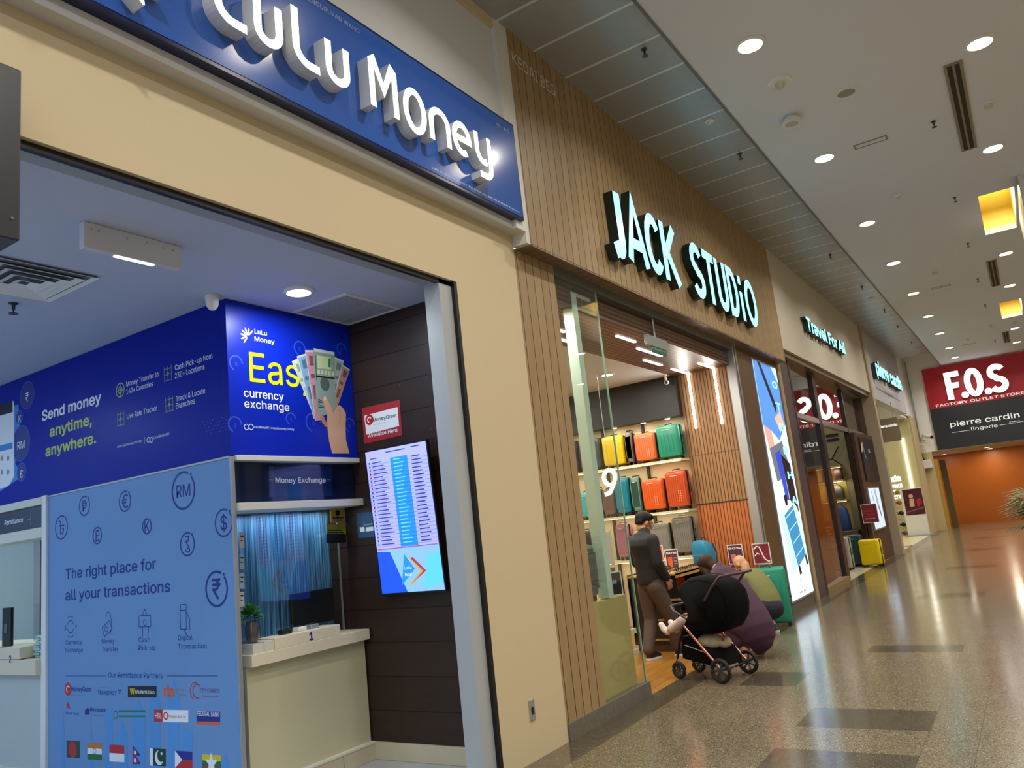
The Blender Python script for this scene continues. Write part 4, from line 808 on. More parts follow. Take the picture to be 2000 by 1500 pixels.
for nm, sts, y0, y1 in (('j', J, 7.03, 7.31), ('a', A_, 7.34, 7.80), ('c', C_, 7.83, 8.22), ('k', K_, 8.32, 8.74), ('s', S_, 9.24, 9.66), ('t', T_, 9.72, 10.14), ('u', U_, 10.20, 10.60), ('d', D_, 10.68, 11.10), ('i', I_, 11.14, 11.38), ('o', O_, 11.46, 12.0)):
    sign_letter('letter', t, fr, scal(sts, y0, y1, JW), JW if nm != 'j' else .15, 0, .105, bag_side, litj)
t = thing('fascia_lettering', 'thin pale letters KEDAI BEG at the top corner of the oak fascia', 'lettering', (-3.149, 5.9, 5.69))
a = Art(FX(-3.149), 0, -3.149, .002); a.text('KEDAI BEG', 5.535, 5.69, mat('pale_lettering', 'D2CEC2', .4), a1=6.30, h=.165); a.done('lettering', t)
# -- glass front and what stands in it
t = thing('glass_front', 'tall fixed glass pane between the oak pier and the shop entrance', 'glass pane', (-3.3, 6.5, .125))
MB().box(-3.318, -3.306, 6.105, 6.935, .126, 3.868, cglass).build('pane', t); MB().box(-3.32, -3.304, 6.935, 6.945, .126, 3.868, mat('glass_edge_green', '9CC0AC', .2)).build('polished_edge', t)
pg = mat('pale_green_white', 'C4D8CC', .3)
t = thing('display_post', 'pale green white square post standing behind the glass pane', 'post', (-3.42, 6.62, .92)); MB().box(-3.48, -3.37, 6.53, 6.63, .93, 3.82, pg, .004).build('shaft', t); MB().box(-3.48, -3.37, 6.63, 6.93, 3.78, 3.82, alu).build('top_clamp', t)
t = thing('display_platform', 'beige display platform behind the glass pane', 'platform', (-3.9, 6.2, 0)); MB().box(-4.5, -3.37, 5.62, 6.88, .03, .92, mat('platform_beige', 'BCA970', .35)).build('block', t); MB().box(-4.45, -3.40, 5.64, 6.83, .0, .03, dark).build('kick', t)
def hexmat(hx, r=.3): return mat('shell_'+hx, hx, r)
def suitcase(label, x, y, z, w, h, d, hx, rot=0, group=None, style=0, trim=dark, logo=True, name='suitcase'):
    """front faces -y when rot = 0"""
    t = thing(name, label, 'suitcase', (x, y, z), group); M = Matrix.Translation((x, y, z)) @ Matrix.Rotation(math.radians(rot), 4, 'Z'); sh = hexmat(hx)
    wh = .045; m = MB(); m.M = M; r = min(.045, d*.28)
    m.box(-w/2, w/2, -d/2, -.006, wh, h, sh, r); m.box(-w/2, w/2, .006, d/2, wh, h, sh, r)
    for sgn in (-1, 1):                                              # moulded ribs
        n = 5 if style == 0 else 9
        for k in range(n):
            u = -w/2+w*(k+1)/(n+1); m.box(u-.012, u+.012, sgn*d/2-.004 if sgn > 0 else -d/2-.004, sgn*d/2+.004, wh+r*1.6, h-r*1.6-(.12*h if style == 0 and sgn < 0 else 0), sh)
    m.build('shell', t, True)
    m = MB(); m.M = M; m.box(-w/2-.002, w/2+.002, -.006, .006, wh+.02, h-.01, trim); m.build('zip_seam', t)
    m = MB(); m.M = M; m.tube([(-.06, 0, h-.004), (-.05, 0, h+.022), (.05, 0, h+.022), (.06, 0, h-.004)], .009, trim); m.build('top_handle', t)
    m = MB(); m.M = M; q = h*.55; m.tube([(w/2-.004, 0, q-.07), (w/2+.02, 0, q-.06), (w/2+.02, 0, q+.06), (w/2-.004, 0, q+.07)], .008, trim); m.build('side_handle', t)
    for sx in (-1, 1):
        for sy in (-1, 1):
            m = MB(); m.M = M; cx, cyy = sx*(w/2-.05), sy*(d/2-.04); m.cyl((cx, cyy-.012, .024), (cx, cyy+.012, .024), .024, black, 14); m.box(cx-.018, cx+.018, cyy-.016, cyy+.016, .03, wh+.012, trim); m.build('wheel', t)
    if logo:
        m = MB(); m.M = M; m.box(-w*.22, w*.10, -d/2-.006, -d/2+.002, h*.86, h*.875, mat('badge_silver', 'C8C8C8', .3)); [m.box(w*(.08+.09*c_), w*(.12+.09*c_), -d/2-.005, -d/2+.002, h*(.22+.06*k_), h*(.245+.06*k_), mat('badge_faint', 'D8A890', .4)) for c_ in range(2) for k_ in range(5)] if style == 2 else None; m.build('badge', t)
    return t
# shelving on the back wall: boards with lit edges, uprights
t = thing('display_shelving', 'lit wall shelving with black uprights that carries the suitcases', 'shelving', (-6.2, 11.2, 0)); sw_ = mat('shelf_cream', 'D6C8A0', .4)
for z in (1.0, 1.66, 2.40):
    o = MB().box(-9, -4.2, 10.94, 11.39, z-.03, z, sw_).build('shelf', t); MB().box(-8.98, -4.22, 10.955, 10.975, z-.036, z-.0305, ledy).build('led_strip', o)
for x in (-8.6, -7.5, -6.4, -5.62, -4.92): MB().box(x-.02, x+.02, 11.36, 11.4, .02, 3.05, black).build('upright', t)
for z in (2.35, 1.62, .95): area('shelf_lamp', (-5.6, 11.15, z-.03), 2.6, 5.5, (1, .84, .58), (0, .35, -1), .1)
area('shelf_lamp', (-5.6, 11.0, 3.0), 2.6, 5.5, (1, .86, .62), (0, .3, -1), .1)
GU, GM, GL, GX = 'suitcases on the top shelf', 'suitcases on the middle shelf', 'suitcases on the low shelf', 'luggage on the display platform'
Y0 = 11.16
for lab, x, z, w, h, d, hx, rot, g, st in (
    ('bright yellow suitcase on the top shelf', -5.325, 2.40, .36, .50, .24, 'D2B010', 0, GU, 0),
    ('small orange suitcase on the top shelf', -4.79, 2.40, .34, .46, .22, 'D0663A', 0, GU, 2),
    ('emerald green suitcase on the top shelf, next to the slat wall', -4.405, 2.40, .36, .52, .22, '1C806A', 0, GU, 0),
    ('slim grey suitcase between the yellow and the orange one on the top shelf', -5.05, 2.40, .10, .52, .22, '6A645C', 0, GU, 1),
    ('dark charcoal suitcase on the top shelf, seen through the glass pane', -5.74, 2.40, .36, .52, .24, '3A3E42', 0, GU, 1),
    ('dark grey suitcase at the far left of the top shelf, seen through the glass pane', -6.15, 2.40, .34, .54, .24, '44484C', 0, GU, 1),
    ('orange suitcase in the middle of the middle shelf', -4.765, 1.66, .35, .50, .22, 'CC561E', 0, GM, 2),
    ('large red orange suitcase on the middle shelf, next to the slat wall', -4.385, 1.66, .33, .575, .22, 'B84820', 0, GM, 2),
    ('teal blue suitcase standing edge on behind the man, on the middle shelf', -5.27, 1.66, .22, .58, .24, '157A92', 0, GM, 1),
    ('grey green suitcase half hidden behind the teal blue one on the middle shelf', -5.05, 1.66, .14, .56, .18, '5E8878', 0, GM, 1),
    ('small turquoise suitcase on the middle shelf, seen through the glass pane', -5.92, 1.66, .27, .43, .20, '3FA0A8', 0, GM, 1),
    ('mauve brown suitcase on the middle shelf right of the pale post', -5.515, 1.66, .19, .43, .22, '6E5450', 0, GM, 1),
    ('plum grey suitcase on the middle shelf beside the small turquoise one', -5.70, 1.66, .09, .46, .2, '7A6468', 0, GM, 1),
    ('dull mauve suitcase at the far left of the middle shelf', -6.25, 1.66, .27, .50, .22, '6C6264', 0, GM, 1),
    ('tall grey suitcase nearest the slat wall on the low shelf', -4.395, 1.0, .30, .56, .22, '75736A', 0, GL, 1),
    ('wide grey suitcase behind the sale card on the low shelf', -4.775, 1.0, .36, .50, .22, '7C7A72', 0, GL, 0),
    ('small silver grey suitcase in front of the man\'s face on the low shelf', -5.09, 1.0, .20, .42, .22, '8C8880', 0, GL, 1),
    ('pink suitcase behind the man\'s head on the low shelf', -5.36, 1.0, .20, .55, .22, 'A86A80', 0, GL, 1),
    ('black suitcase on the low shelf, seen through the glass pane', -6.02, 1.0, .36, .50, .24, '2C2C30', 0, GL, 1),
    ('charcoal holdall at the far left of the low shelf, seen through the glass pane', -6.45, 1.0, .38, .44, .24, '3C3C40', 0, GL, 1)):
    suitcase(lab, x, Y0, z+.001, w, h, d, hx, rot, g, st)
suitcase('large charcoal suitcase standing on the display platform behind the glass', -3.62, 6.33, .921, .26, .50, .42, '4C5258', 80, GX, 1)
suitcase('dark suitcase at the back of the display platform behind the glass', -4.15, 6.45, .921, .34, .46, .24, '36383C', 70, GX, 1)
# sale cards
cardf = mat('card_frame_white', 'DADADA', .4); maroon = mat('card_maroon', '7A2430', .4)
def card(label, p, w, h, face, rot=0, lines=(), title=None, leg=0, group=None, nrm=0):
    t = thing('sale_card', label, 'sign', p, group); M = Matrix.Translation(p) @ Matrix.Rotation(math.radians(rot), 4, 'Z'); u = M.to_3x3() @ Vector((1, 0, 0)); fr = FR(p, u, (0, 0, 1))
    m = MB(); m.M = M; m.box(-w/2, w/2, 0, .008, leg, leg+h, cardf); m.build('card_frame', t)
    if leg: m = MB(); m.M = M; m.cyl((0, .004, .004), (0, .004, leg), .004, chrome, 8); m.box(-.05, .05, -.03, .04, 0, .006, chrome); m.build('stand', t)
    else: m = MB(); m.M = M; m.add([(-.02, .008, .01), (.02, .008, .01), (.02, .05, 0), (-.02, .05, 0), (0, .008, h*.6)], [(0, 1, 2, 3), (0, 1, 4), (2, 3, 4)], cardf); m.build('easel_back', t)
    a = Art(fr, 1, 0, .001); b = .012; a.rect(-w/2+b, leg+b, w/2-b, leg+h-b, face)
    if title: a.text(title, -w/2+b*1.6, leg+h*.76, ink, a1=w/2-b*1.6, h=h*.13, bold=.03)
    for x0, y0, x1, y1, mm in lines: a.rect(-w/2+x0*w, leg+y0*h, -w/2+x1*w, leg+y1*h, mm)
    a.done('printing', t); return t
pc_ = mat('card_purple_brown', '57303A', .4)
L1 = [(.18, .12, .52, .62, inko), (.62, .52, .86, .58, inkgy), (.62, .38, .86, .44, inkgy), (.62, .24, .86, .3, inkgy)]
# eyewear stand (gondola)
GY0, GY1, GX0, GX1 = 9.17, 10.13, -4.45, -3.80
t = thing('display_stand', 'stepped timber display stand of sunglasses in front of the man', 'display stand', (-4.1, 9.5, 0)); tim = mat('stand_timber', 'B08A50', .4, noise=.15, nscale=8)
m = MB(); m.box(GX0, GX1+.0, GY0, GY0+.03, .08, .9, black); m.box(GX0, GX1, GY1-.03, GY1, .08, .9, black); m.box(GX0, GX0+.03, GY0, GY1, .08, .92, black); m.build('side_frames', t)
MB().box(GX0+.02, GX1-.05, GY0+.04, GY1-.04, 0, .10, brown2).build('base_plinth', t)
SH = ((.885, -3.78, -4.45), (.59, -3.74, -4.30), (.36, -3.72, -4.2), (.13, -3.70, -4.2))
for z, x1, x0 in SH:
    o = MB().box(x0, x1, GY0-.02, GY1+.02, z, z+.02, tim).build('tray', t); MB().box(x1-.02, x1, GY0-.02, GY1+.02, z-.03, z+.04, tim).build('tray_lip', o)
MB().box(-4.12, -4.06, GY0+.05, GY1-.05, .6, .86, mat('poster_red', 'C8381C', .5)).build('red_header', t)
def glasses(p, label, group):
    t = thing('sunglasses', label, 'sunglasses', p, group); p = Vector(p); fm = mat('glasses_black', '101012', .2); lm = mat('glasses_lens', '30343C', .08, coat=.5)
    for s in (-1, 1):
        m = MB(); m.lathe([(.026, -.002), (.028, 0), (.026, .002)], p+Vector((.02, s*.034, .035)), (1, 0, .2), lm, 12); m.build('lens', t, True)
        m = MB(); m.tube([p+Vector((.02, s*.062, .04)), p+Vector((-.09, s*.058, .03)), p+Vector((-.12, s*.056, .004))], .003, fm, 6); m.build('temple_arm', t)
    m = MB(); m.tube([p+Vector((.021, -.064, .045)), p+Vector((.026, -.03, .058)), p+Vector((.028, 0, .048)), p+Vector((.026, .03, .058)), p+Vector((.021, .064, .045))], .004, fm, 6); m.build('brow_bar', t)
    return t
g0 = None
for r, (z, x1, x0) in enumerate(SH[:3]):
    for k in range(6):
        p = (x1-.06, GY0+.12+k*.142, z+.0195); lab = 'black sunglasses on the %s tray of the stand, %s counted from the man' % (['top', 'second', 'third'][r], ORD[k].replace('nearest', 'first'))
        if g0 is None: g0 = glasses(p, lab, 'sunglasses on the top tray')
        else: c = dup(g0, Vector(p)-g0_p, lab); c['group'] = 'sunglasses on the %s tray' % ['top', 'second', 'third'][r]
        if r == 0 and k == 0: g0_p = Vector(p)
for i, (yy, hx) in enumerate(((9.33, '2A2420'), (9.55, '181818'), (9.77, '3A2A22'), (9.97, '202024'))):
    x = -3.92; z = .151; lab = ['dark brown handbag on the bottom tray nearest the man', 'black handbag second along the bottom tray', 'chestnut handbag third along the bottom tray', 'charcoal handbag last along the bottom tray'][i]
    t = thing('handbag', lab, 'handbag', (x, yy, z), 'handbags on the bottom tray'); MB().box(x-.06, x+.06, yy-.09, yy+.09, z, z+.11, mat('leather_'+hx, hx, .4), .02).build('bag_body', t, True); MB().tube([(x, yy-.06, z+.10), (x, yy-.04, z+.16), (x, yy+.04, z+.16), (x, yy+.06, z+.10)], .006, dark).build('strap', t)
for i, k in enumerate((0, 1, 2)):
    yy = 9.84+.09*i; t = thing('eyewear_case', ['brown eyewear case on the top tray, nearest in its row', 'brown eyewear case in the middle of its row on the top tray', 'brown eyewear case at the far end of the top tray'][i], 'case', (-4.2, yy, .906), 'eyewear cases'); MB().box(-4.28, -4.13, yy-.035, yy+.035, .906, .95, brown, .012).build('case_base', t, True); MB().box(-4.278, -4.132, yy-.033, yy+.033, .951, .965, brown2, .005).build('case_lid', t, True)
card('white framed 50 percent sale card on the sunglasses stand, in front of the grey suitcases', (W(1312, 1088, 1, 9.85).x, 9.85, .9065), .17, .26, pc_, 25, L1, '50%', 0)
card('small orange card hanging in front of the silver grey suitcase', (W(1288, 1072, 1, 9.9).x, 9.9, .906), .09, .20, inko, 25, [(.3, .3, .7, .7, maroon)], None, .12)
# backpack on a plinth beside the slat wall
t = thing('backpack_plinth', 'low black plinth under the blue backpack by the slat wall', 'plinth', (-4.03, 10.9, 0)); MB().box(-4.19, -3.87, 10.72, 11.1, .04, .82, black, .006).build('block', t); MB().box(-4.16, -3.90, 10.75, 11.07, 0, .04, dark).build('foot', t)
t = thing('backpack', 'bright blue backpack with a grab loop standing by the orange slat wall', 'backpack', (-4.03, 10.9, .82)); bl = mat('nylon_blue', '1C7CA0', .6); M = Matrix.Translation((-4.03, 10.9, .821)) @ Matrix.Rotation(math.radians(-20), 4, 'Z')
m = MB(); m.M = M; m.rings([[(math.copysign(abs(math.cos(q))**.6, math.cos(q))*a, math.copysign(abs(math.sin(q))**.6, math.sin(q))*b-.02*k, z) for q in [2*math.pi*j/24 for j in range(24)]] for k, (z, a, b) in enumerate(((0, .12, .07), (.02, .15, .09), (.18, .16, .10), (.30, .15, .09), (.37, .11, .06), (.39, .05, .03)))], bl); m.build('main_body', t, True)
m = MB(); m.M = M; m.box(-.11, .11, -.16, -.08, .03, .20, mat('nylon_dark_blue', '125A7C', .6), .02); m.build('front_pocket', t, True)
m = MB(); m.M = M; m.tube([(-.04, 0, .38), (-.03, 0, .42), (.03, 0, .42), (.04, 0, .38)], .008, dark); m.build('grab_loop', t)
for s in (-1, 1): m = MB(); m.M = M; m.tube([(s*.09, .07, .33), (s*.10, .12, .2), (s*.10, .09, .05)], .014, MATS['nylon_dark_blue']); m.build('shoulder_strap', t)
# entrance: cards, green and red cases
suitcase('large emerald green suitcase standing at the shop entrance beside the lit poster', -3.25, 10.97, 0, .50, .77, .26, '1E8A6C', 14, 'suitcases at the entrance', 0)
suitcase('pinkish red suitcase mostly hidden behind the bald man, by the orange slat wall', -3.70, 11.1, 0, .30, .78, .20, 'C04A48', 0, 'suitcases at the entrance', 1)
card('white framed 50 percent sale card standing against the orange slat wall', (-3.67, 11.1, .812), .22, .27, pc_, 0, [(.2, .15, .5, .5, mat('card_pink', 'C87880', .5)), (.6, .4, .85, .45, inkgy), (.6, .25, .85, .3, inkgy)], '50%', .02)
sw0 = card('white framed maroon card with a white swirl above the large green suitcase', (-3.27, 10.98, .797), .24, .28, maroon, 0, [(.5, .42, .85, .46, inkr), (.45, .3, .8, .33, inkr)], None, .02)
a = Art(FR((-3.27, 10.98, .797), (1, 0, 0), (0, 0, 1)), 1, 0, .0016); a.line([(-.10, .22), (-.06, .26), (-.02, .25), (0, .18), (.03, .09), (.08, .05), (.10, .06)], .016, ink); a.line([(-.10, .13), (-.06, .17), (-.03, .15)], .014, ink); a.done('swirl', sw0)
# cards on and around the platform
card('white framed photo card low on the platform edge behind the glass', (-3.42, 6.79, .921), .15, .22, inkb, 60, [(.2, .2, .8, .75, dgrey), (.3, .5, .6, .65, inkgy)], None, 0)
t = thing('display_rack', 'slim rack of framed photo cards behind the glass edge beside the man', 'rack', (-3.75, 7.35, 0)); rw = mat('rack_white', 'CFC8B4', .4)
for yy in (7.22, 7.48): MB().box(-3.78, -3.75, yy-.012, yy+.012, 0, 1.52, rw).build('rail', t)
for z0, z1, mm, nm in ((1.18, 1.50, mat('card_pale_pink', 'CDBFB0', .5), 'pale_card'), (.98, 1.15, mat('card_brown', '6A4C30', .5), 'brown_card'), (.72, .96, mat('card_dark', '3A2628', .5), 'dark_card')):
    o = MB().box(-3.75, -3.74, 7.235, 7.465, z0, z1, rw).build(nm, t); MB().box(-3.74, -3.738, 7.25, 7.45, z0+.012, z1-.012, mm).build('card_face', o)
for z in (.28, .48): o = MB().box(-3.80, -3.60, 7.22, 7.48, z, z+.02, rw).build('tray', t); MB().box(-3.62, -3.60, 7.22, 7.48, z+.02, z+.05, rw).build('tray_lip', o)
t = thing('hanging_sign', 'round white numeral sign hung in the shop beside the pale post', 'sign', (-4.9, 9.3, 2.1)); fr = FR(W(1187, 948, 1, 9.6), (1, 0, 0), (0, 0, 1)); wl = mat('lit_soft_white', 'FFFFFF', .4, emit=.8)
for st in ([arc(.04, .10, .085, .10, 0, 350, 20)+['c'], [(.10, .02), (.02, -.10), (-.06, -.12)]],): sign_letter('numeral', t, fr, st, .055, -.03, 0, whitep, wl)
c = fr(.04, .2, -.015); MB().cyl(c, (c.x, c.y, 3.658), .004, alu, 8).build('hanging_rod', t)
# exit sign, lamps, led lines
t = thing('exit_sign', 'green exit sign hung below the entrance header of the luggage shop', 'exit sign', (-3.355, 8.6, 3.868))
e0, e1, e2, e3 = W(1262, 652, 0, -3.34), W(1300, 668, 0, -3.34), W(1273, 672, 0, -3.34), W(1304, 697, 0, -3.34)
MB().box(-3.375, -3.335, e0.y, e1.y+.03, e2.z-.02, e0.z, mat('exit_case_grey', '8A9492', .3), .004).build('case', t)
MB().cyl((-3.355, (e0.y+e1.y)/2, e0.z), (-3.355, (e0.y+e1.y)/2, 3.87), .012, alu, 8).build('hanging_rod', t)
o = MB().box(-3.355, -3.350, e2.y, e3.y, e3.z, e2.z, mat('exit_green', '2A5A48', .2, emit=.05, ecol=(.1, .5, .35))).build('green_plate', t); a = Art(FX(-3.350), 0, -3.350); a.text('KELUAR', e2.y+.03, e3.z+.05, mat('exit_letter', '9CC4B0', .3, emit=.12), a1=e3.y-.03, h=(e2.z-e3.z)*.5, bold=.01); a.done('lettering', o)
def ledline(label, pts, group=None):
    t = thing('led_line', label, 'light strip', pts[0], group); m = MB()
    for p, q in zip(pts, pts[1:]):
        p, q = Vector(p), Vector(q); x0, x1 = sorted((p.x, q.x)); y0, y1 = sorted((p.y, q.y)); z0, z1 = sorted((p.z, q.z))
        m.box(x0-.018, x1+.018, y0-(.018 if y0 == y1 and z0 != z1 else 0), y1+(.0 if z0 != z1 else 0), z0-(.012 if z0 == z1 else 0), z1, ledw)
    m.build('lit_diffuser', t); return t
for x, nm in ((-4.02, 'one nearer the suitcase shelves'), (-3.62, 'one nearer the entrance jamb')):
    ledline('bent white LED line running down the slat wall, %s' % nm, [(x, 10.62, 3.66), (x, 11.27, 3.66), (x, 11.27, 2.82)], 'LED lines of the slat wall'); area('led_lamp', (x, 11.15, 3.2), .05, 6, (1, .95, .85), (0, -1, -.2), .8)
for i, (x, y0, y1) in enumerate(((-3.62, 8.0, 8.5), (-3.75, 8.85, 9.6), (-4.0, 9.6, 10.2), (-3.65, 6.0, 6.6), (-3.9, 6.6, 7.3), (-4.1, 7.0, 7.9))):
    ledline('short white LED line on the slat ceiling, ' + ['close behind the exit sign', 'right of the exit sign', 'toward the slat wall', 'first behind the glass pane', 'second behind the glass pane', 'third behind the glass pane'][i], [(x, y0, 3.66), (x, y1, 3.66)], 'LED lines of the slat ceiling'); area('led_lamp', (x, (y0+y1)/2, 3.63), .05, 20 if i > 2 else 8, (1, .95, .86), size_y=y1-y0)
for i, (x, y) in enumerate(((-4.75, 10.0), (-4.95, 8.6), (-6.3, 9.9), (-6.3, 8.0), (-7.8, 9.0))):
    downlight(x, y, 3.66, .08, 'round downlight in the white ceiling of the luggage shop' + [', nearest the black bulkhead', ', behind the pale post'][i] if i < 2 else 'round downlight deep in the luggage shop', 'luggage shop downlights', 24, (1, .93, .8), lampw)
for i, x in enumerate((-4.45, -4.85, -5.35)):
    p = (x, 11.27, 3.05); t = thing('spotlight', 'small round spotlight under the black bulkhead, %s' % ['nearest the slat wall', 'second from the slat wall', 'third from the slat wall'][i], 'ceiling light', p, 'bulkhead spotlights'); MB().lathe([(.05, -.012), (.052, -.004), (.05, 0)], p, (0, 0, 1), chrome, 16).build('rim', t); MB().lathe([(.04, -.016), (.036, -.018)], p, (0, 0, 1), lampw, 16).build('lens', t)
t = thing('bullet_camera', 'white bullet camera under the slat ceiling by the slat wall', 'camera', (-4.28, 11.0, 3.66)); MB().cyl((-4.28, 11.0, 3.66), (-4.28, 11.0, 3.58), .02, whitep, 12).build('mount', t); MB().cyl((-4.28, 11.04, 3.55), (-4.25, 10.92, 3.53), .03, whitep, 14).build('camera_barrel', t); MB().cyl((-4.25, 10.92, 3.53), (-4.247, 10.91, 3.529), .022, black, 14).build('camera_lens', t)
area('store_fill', (-6.0, 8.6, 3.6), 2.0, 28, (1, .9, .74), (0, 0, -1), 3.0)
# -- lit poster on the right of the entrance
t = thing('lightbox', 'tall lit advertising poster of a blue suitcase on the shop front, right of the entrance', 'lightbox', (-3.28, 12.83, .16))
MB().box(-3.42, -3.285, 12.135, 13.525, .135, 3.865, alu).build('case', t)
def lb(n, hx, e=.95): return mat('lightbox_'+n, hx, .3, emit=e, ecol=srgb(hx), spec=.3)
MB().box(-3.285, -3.281, 12.165, 13.495, .165, 3.835, lb('white', 'CFEAFF', 1.0)).build('lit_face', t)
a = Art(FX(-3.281), 0, -3.281); y0, y1 = 12.165, 13.495; wy = y1-y0
def P(*q): a.poly([(y0+u*wy, .165+v*3.67) for u, v in q[0]], q[1])
bl1, bl2, bl3, bk = lb('jacket_blue', '4C8AE8'), lb('deep_blue', '2C46C0', .9), lb('case_blue', '2F86B8', .9), lb('black', '1A1C28', .3)
P([(0, .72), (0, 1), (.75, 1), (1, .93), (1, .74), (.6, .66), (.3, .70)], bl1); P([(.18, 1), (.3, 1), (.72, .82), (.66, .78)], bk); P([(.0, .72), (.3, .70), (.36, .62), (.1, .60)], lb('skin', 'D8A090', .9))
P([(.55, .76), (.85, .80), (.95, .74), (.7, .70)], lb('skin2', 'E0B0A0', .9)); P([(.1, .62), (.7, .66), (.9, .52), (.2, .48)], lb('grey', '6C7484', .7)); P([(.3, .60), (.55, .62), (.6, .40), (.45, .40)], bl2); P([(.55, .60), (.9, .56), (.95, .34), (.62, .40)], bk)
P([(.35, .42), (.5, .43), (.48, .38), (.38, .38)], bk)
P([(.25, .34), (.70, .38), (.92, .16), (.48, .12)], bl3)
for k in range(4): P([(.30+.055*k, .33-.055*k), (.73+.055*k, .365-.055*k), (.735+.055*k, .36-.055*k), (.305+.055*k, .325-.055*k)], lb('stripe', '9CD4EE'))
P([(.05, .34), (.22, .36), (.42, .12), (.2, .10)], lb('pale', 'B4D6EA')); P([(.72, .40), (.9, .36), (1, .22), (.95, .18)], lb('mint', 'B8DCD0')); P([(.48, .12), (.56, .126), (.6, .09), (.5, .085)], bk); P([(.86, .155), (.93, .16), (.97, .12), (.88, .115)], bk)
cyl = lb('cyan', '8CF0FF', 1.3)
for ch, v in zip('OTDPHA', (.93, .83, .735, .63, .52, .41)): a.text(ch, y0+.70*wy, .165+v*3.67-.1, cyl, h=.16, a1=y0+.93*wy, bold=.03)
gr = lb('grey_line', '8AA4B4', .6)
c = (y0+.5*wy, .165+.055*3.67); a.ring(c[0], c[1]+.0, .07, .012, gr); a.line([(c[0]-.2, c[1]-.13), (c[0]-.03, c[1]-.13)], .02, gr); a.line([(c[0]+.05, c[1]-.13), (c[0]+.2, c[1]-.13)], .02, gr)
a.done('poster_print', t)
# ------------------------------------------------------------------ shops farther along
tside = mat('letter_side_grey_green', '2A3430', .4)
t = thing('shop_sign', 'cyan white lit letters Travel For All on the plain beige fascia', 'sign', (-3.15, 17.4, 4.8)); word_letters('Travel For All', t, FX(-3.149), 15.5, 19.22, 4.80, .36, 0, .10, tside, litj, .03)
t = thing('shop_sign', 'lit letters pierre cardin on the pale grey fascia above the underwear shop', 'sign', (-3.15, 26, 4.8)); word_letters('pierre cardin', t, FX(-3.149), 23.4, 28.5, 4.80, .55, 0, .12, tside, litj, .035)
a = Art(FX(-3.149), 0, -3.149, .002); a.line([(23.6, 4.45), (28.3, 4.45)], .025, inkb); a.text('lingerie', 25.1, 4.40, inkb, h=.22, a1=26.9); a.text('PARIS', 27.6, 4.52, inkb, h=.09); a.done('lettering', t)
# window frames of the travel shop
V_ = lambda *a: Vector(a)
brz = mat('dark_bronze', '3A2C24', .3, metal=.4)
t = thing('window_frame', 'dark bronze window frame with a transom across the travel shop front', 'window frame', (-3.34, 18, 0))
gp = lambda y: -3.325-.0238*(y-14.4)
m = MB(); m.hexa([V_(gp(14.36)-.05, 14.36, 3.06), V_(gp(14.36)+.05, 14.36, 3.06), V_(gp(22.39)+.05, 22.39, 3.06), V_(gp(22.39)-.05, 22.39, 3.06)], [V_(gp(14.36)-.05, 14.36, 3.16), V_(gp(14.36)+.05, 14.36, 3.16), V_(gp(22.39)+.05, 22.39, 3.16), V_(gp(22.39)-.05, 22.39, 3.16)], mat('bronze_transom', '9C938A', .25, metal=.6)); m.build('transom', t)
for y0, y1 in ((14.36, 14.46), (16.40, 16.68), (19.74, 19.84)): MB().box(gp(y0)-.05, gp(y0)+.05, y0, y1, 0, 4.1, brz).build('mullion', t)
MB().box(-3.38, -3.28, 14.46, 16.4, .0, .10, mat('tan_sill', '8A744E', .4)).build('sill', t)
for i, (y0, y1, z0, z1, lab) in enumerate(((14.46, 16.4, .1, 3.06, 'large clear display pane of the travel shop left of its entrance'), (14.46, 16.4, 3.16, 4.1, 'upper pane of the travel shop above the display pane'), (16.68, 19.74, 3.16, 4.1, 'upper pane of the travel shop above the suitcases in the entrance'), (19.84, 22.4, 3.16, 4.1, 'upper pane of the travel shop above the brown panel'))):
    t = thing('window_pane', lab, 'glass pane', (-3.33, (y0+y1)/2, z0)); gx = lambda y, d: V_(-3.32-.0238*(y-14.4)-d, y, 0); MB().hexa([gx(y0+.005, 0)+V_(0, 0, z0+.003), gx(y1-.005, 0)+V_(0, 0, z0+.003), gx(y1-.005, 0)+V_(0, 0, z1-.003), gx(y0+.005, 0)+V_(0, 0, z1-.003)], [gx(y0+.005, .01)+V_(0, 0, z0+.003), gx(y1-.005, .01)+V_(0, 0, z0+.003), gx(y1-.005, .01)+V_(0, 0, z1-.003), gx(y0+.005, .01)+V_(0, 0, z1-.003)], fglass).build('pane', t)
t = thing('shopfront_panel', 'dark brown panel beside the travel shop entrance', 'panel', (-3.33, 21.1, 0)); MB().box(-3.39, -3.31, 19.845, 22.395, 0, 3.05, brown).build('board', t); MB().box(-3.312, -3.308, 20.0, 20.01, .1, 3.05, black).build('panel_joint', t)
t = thing('lit_poster', 'small lit poster of a suitcase trolley handle on the dark brown panel', 'poster', (-3.30, 20.9, .75)); MB().box(-3.304, -3.27, 20.1, 21.65, .74, 1.75, alu).build('case', t); MB().box(-3.27, -3.267, 20.13, 21.62, .77, 1.72, lb('poster_blue', 'BFD4F0', .9)).build('lit_face', t)
a = Art(FX(-3.267), 0, -3.267); a.line([(20.5, 1.65), (20.6, 1.25), (20.55, .85)], .05, bk); a.line([(20.9, 1.7), (21.05, 1.3), (21.3, 1.0)], .06, bk); a.line([(21.05, 1.7), (21.15, 1.35), (21.3, 1.0)], .05, bk); a.done('poster_print', t)
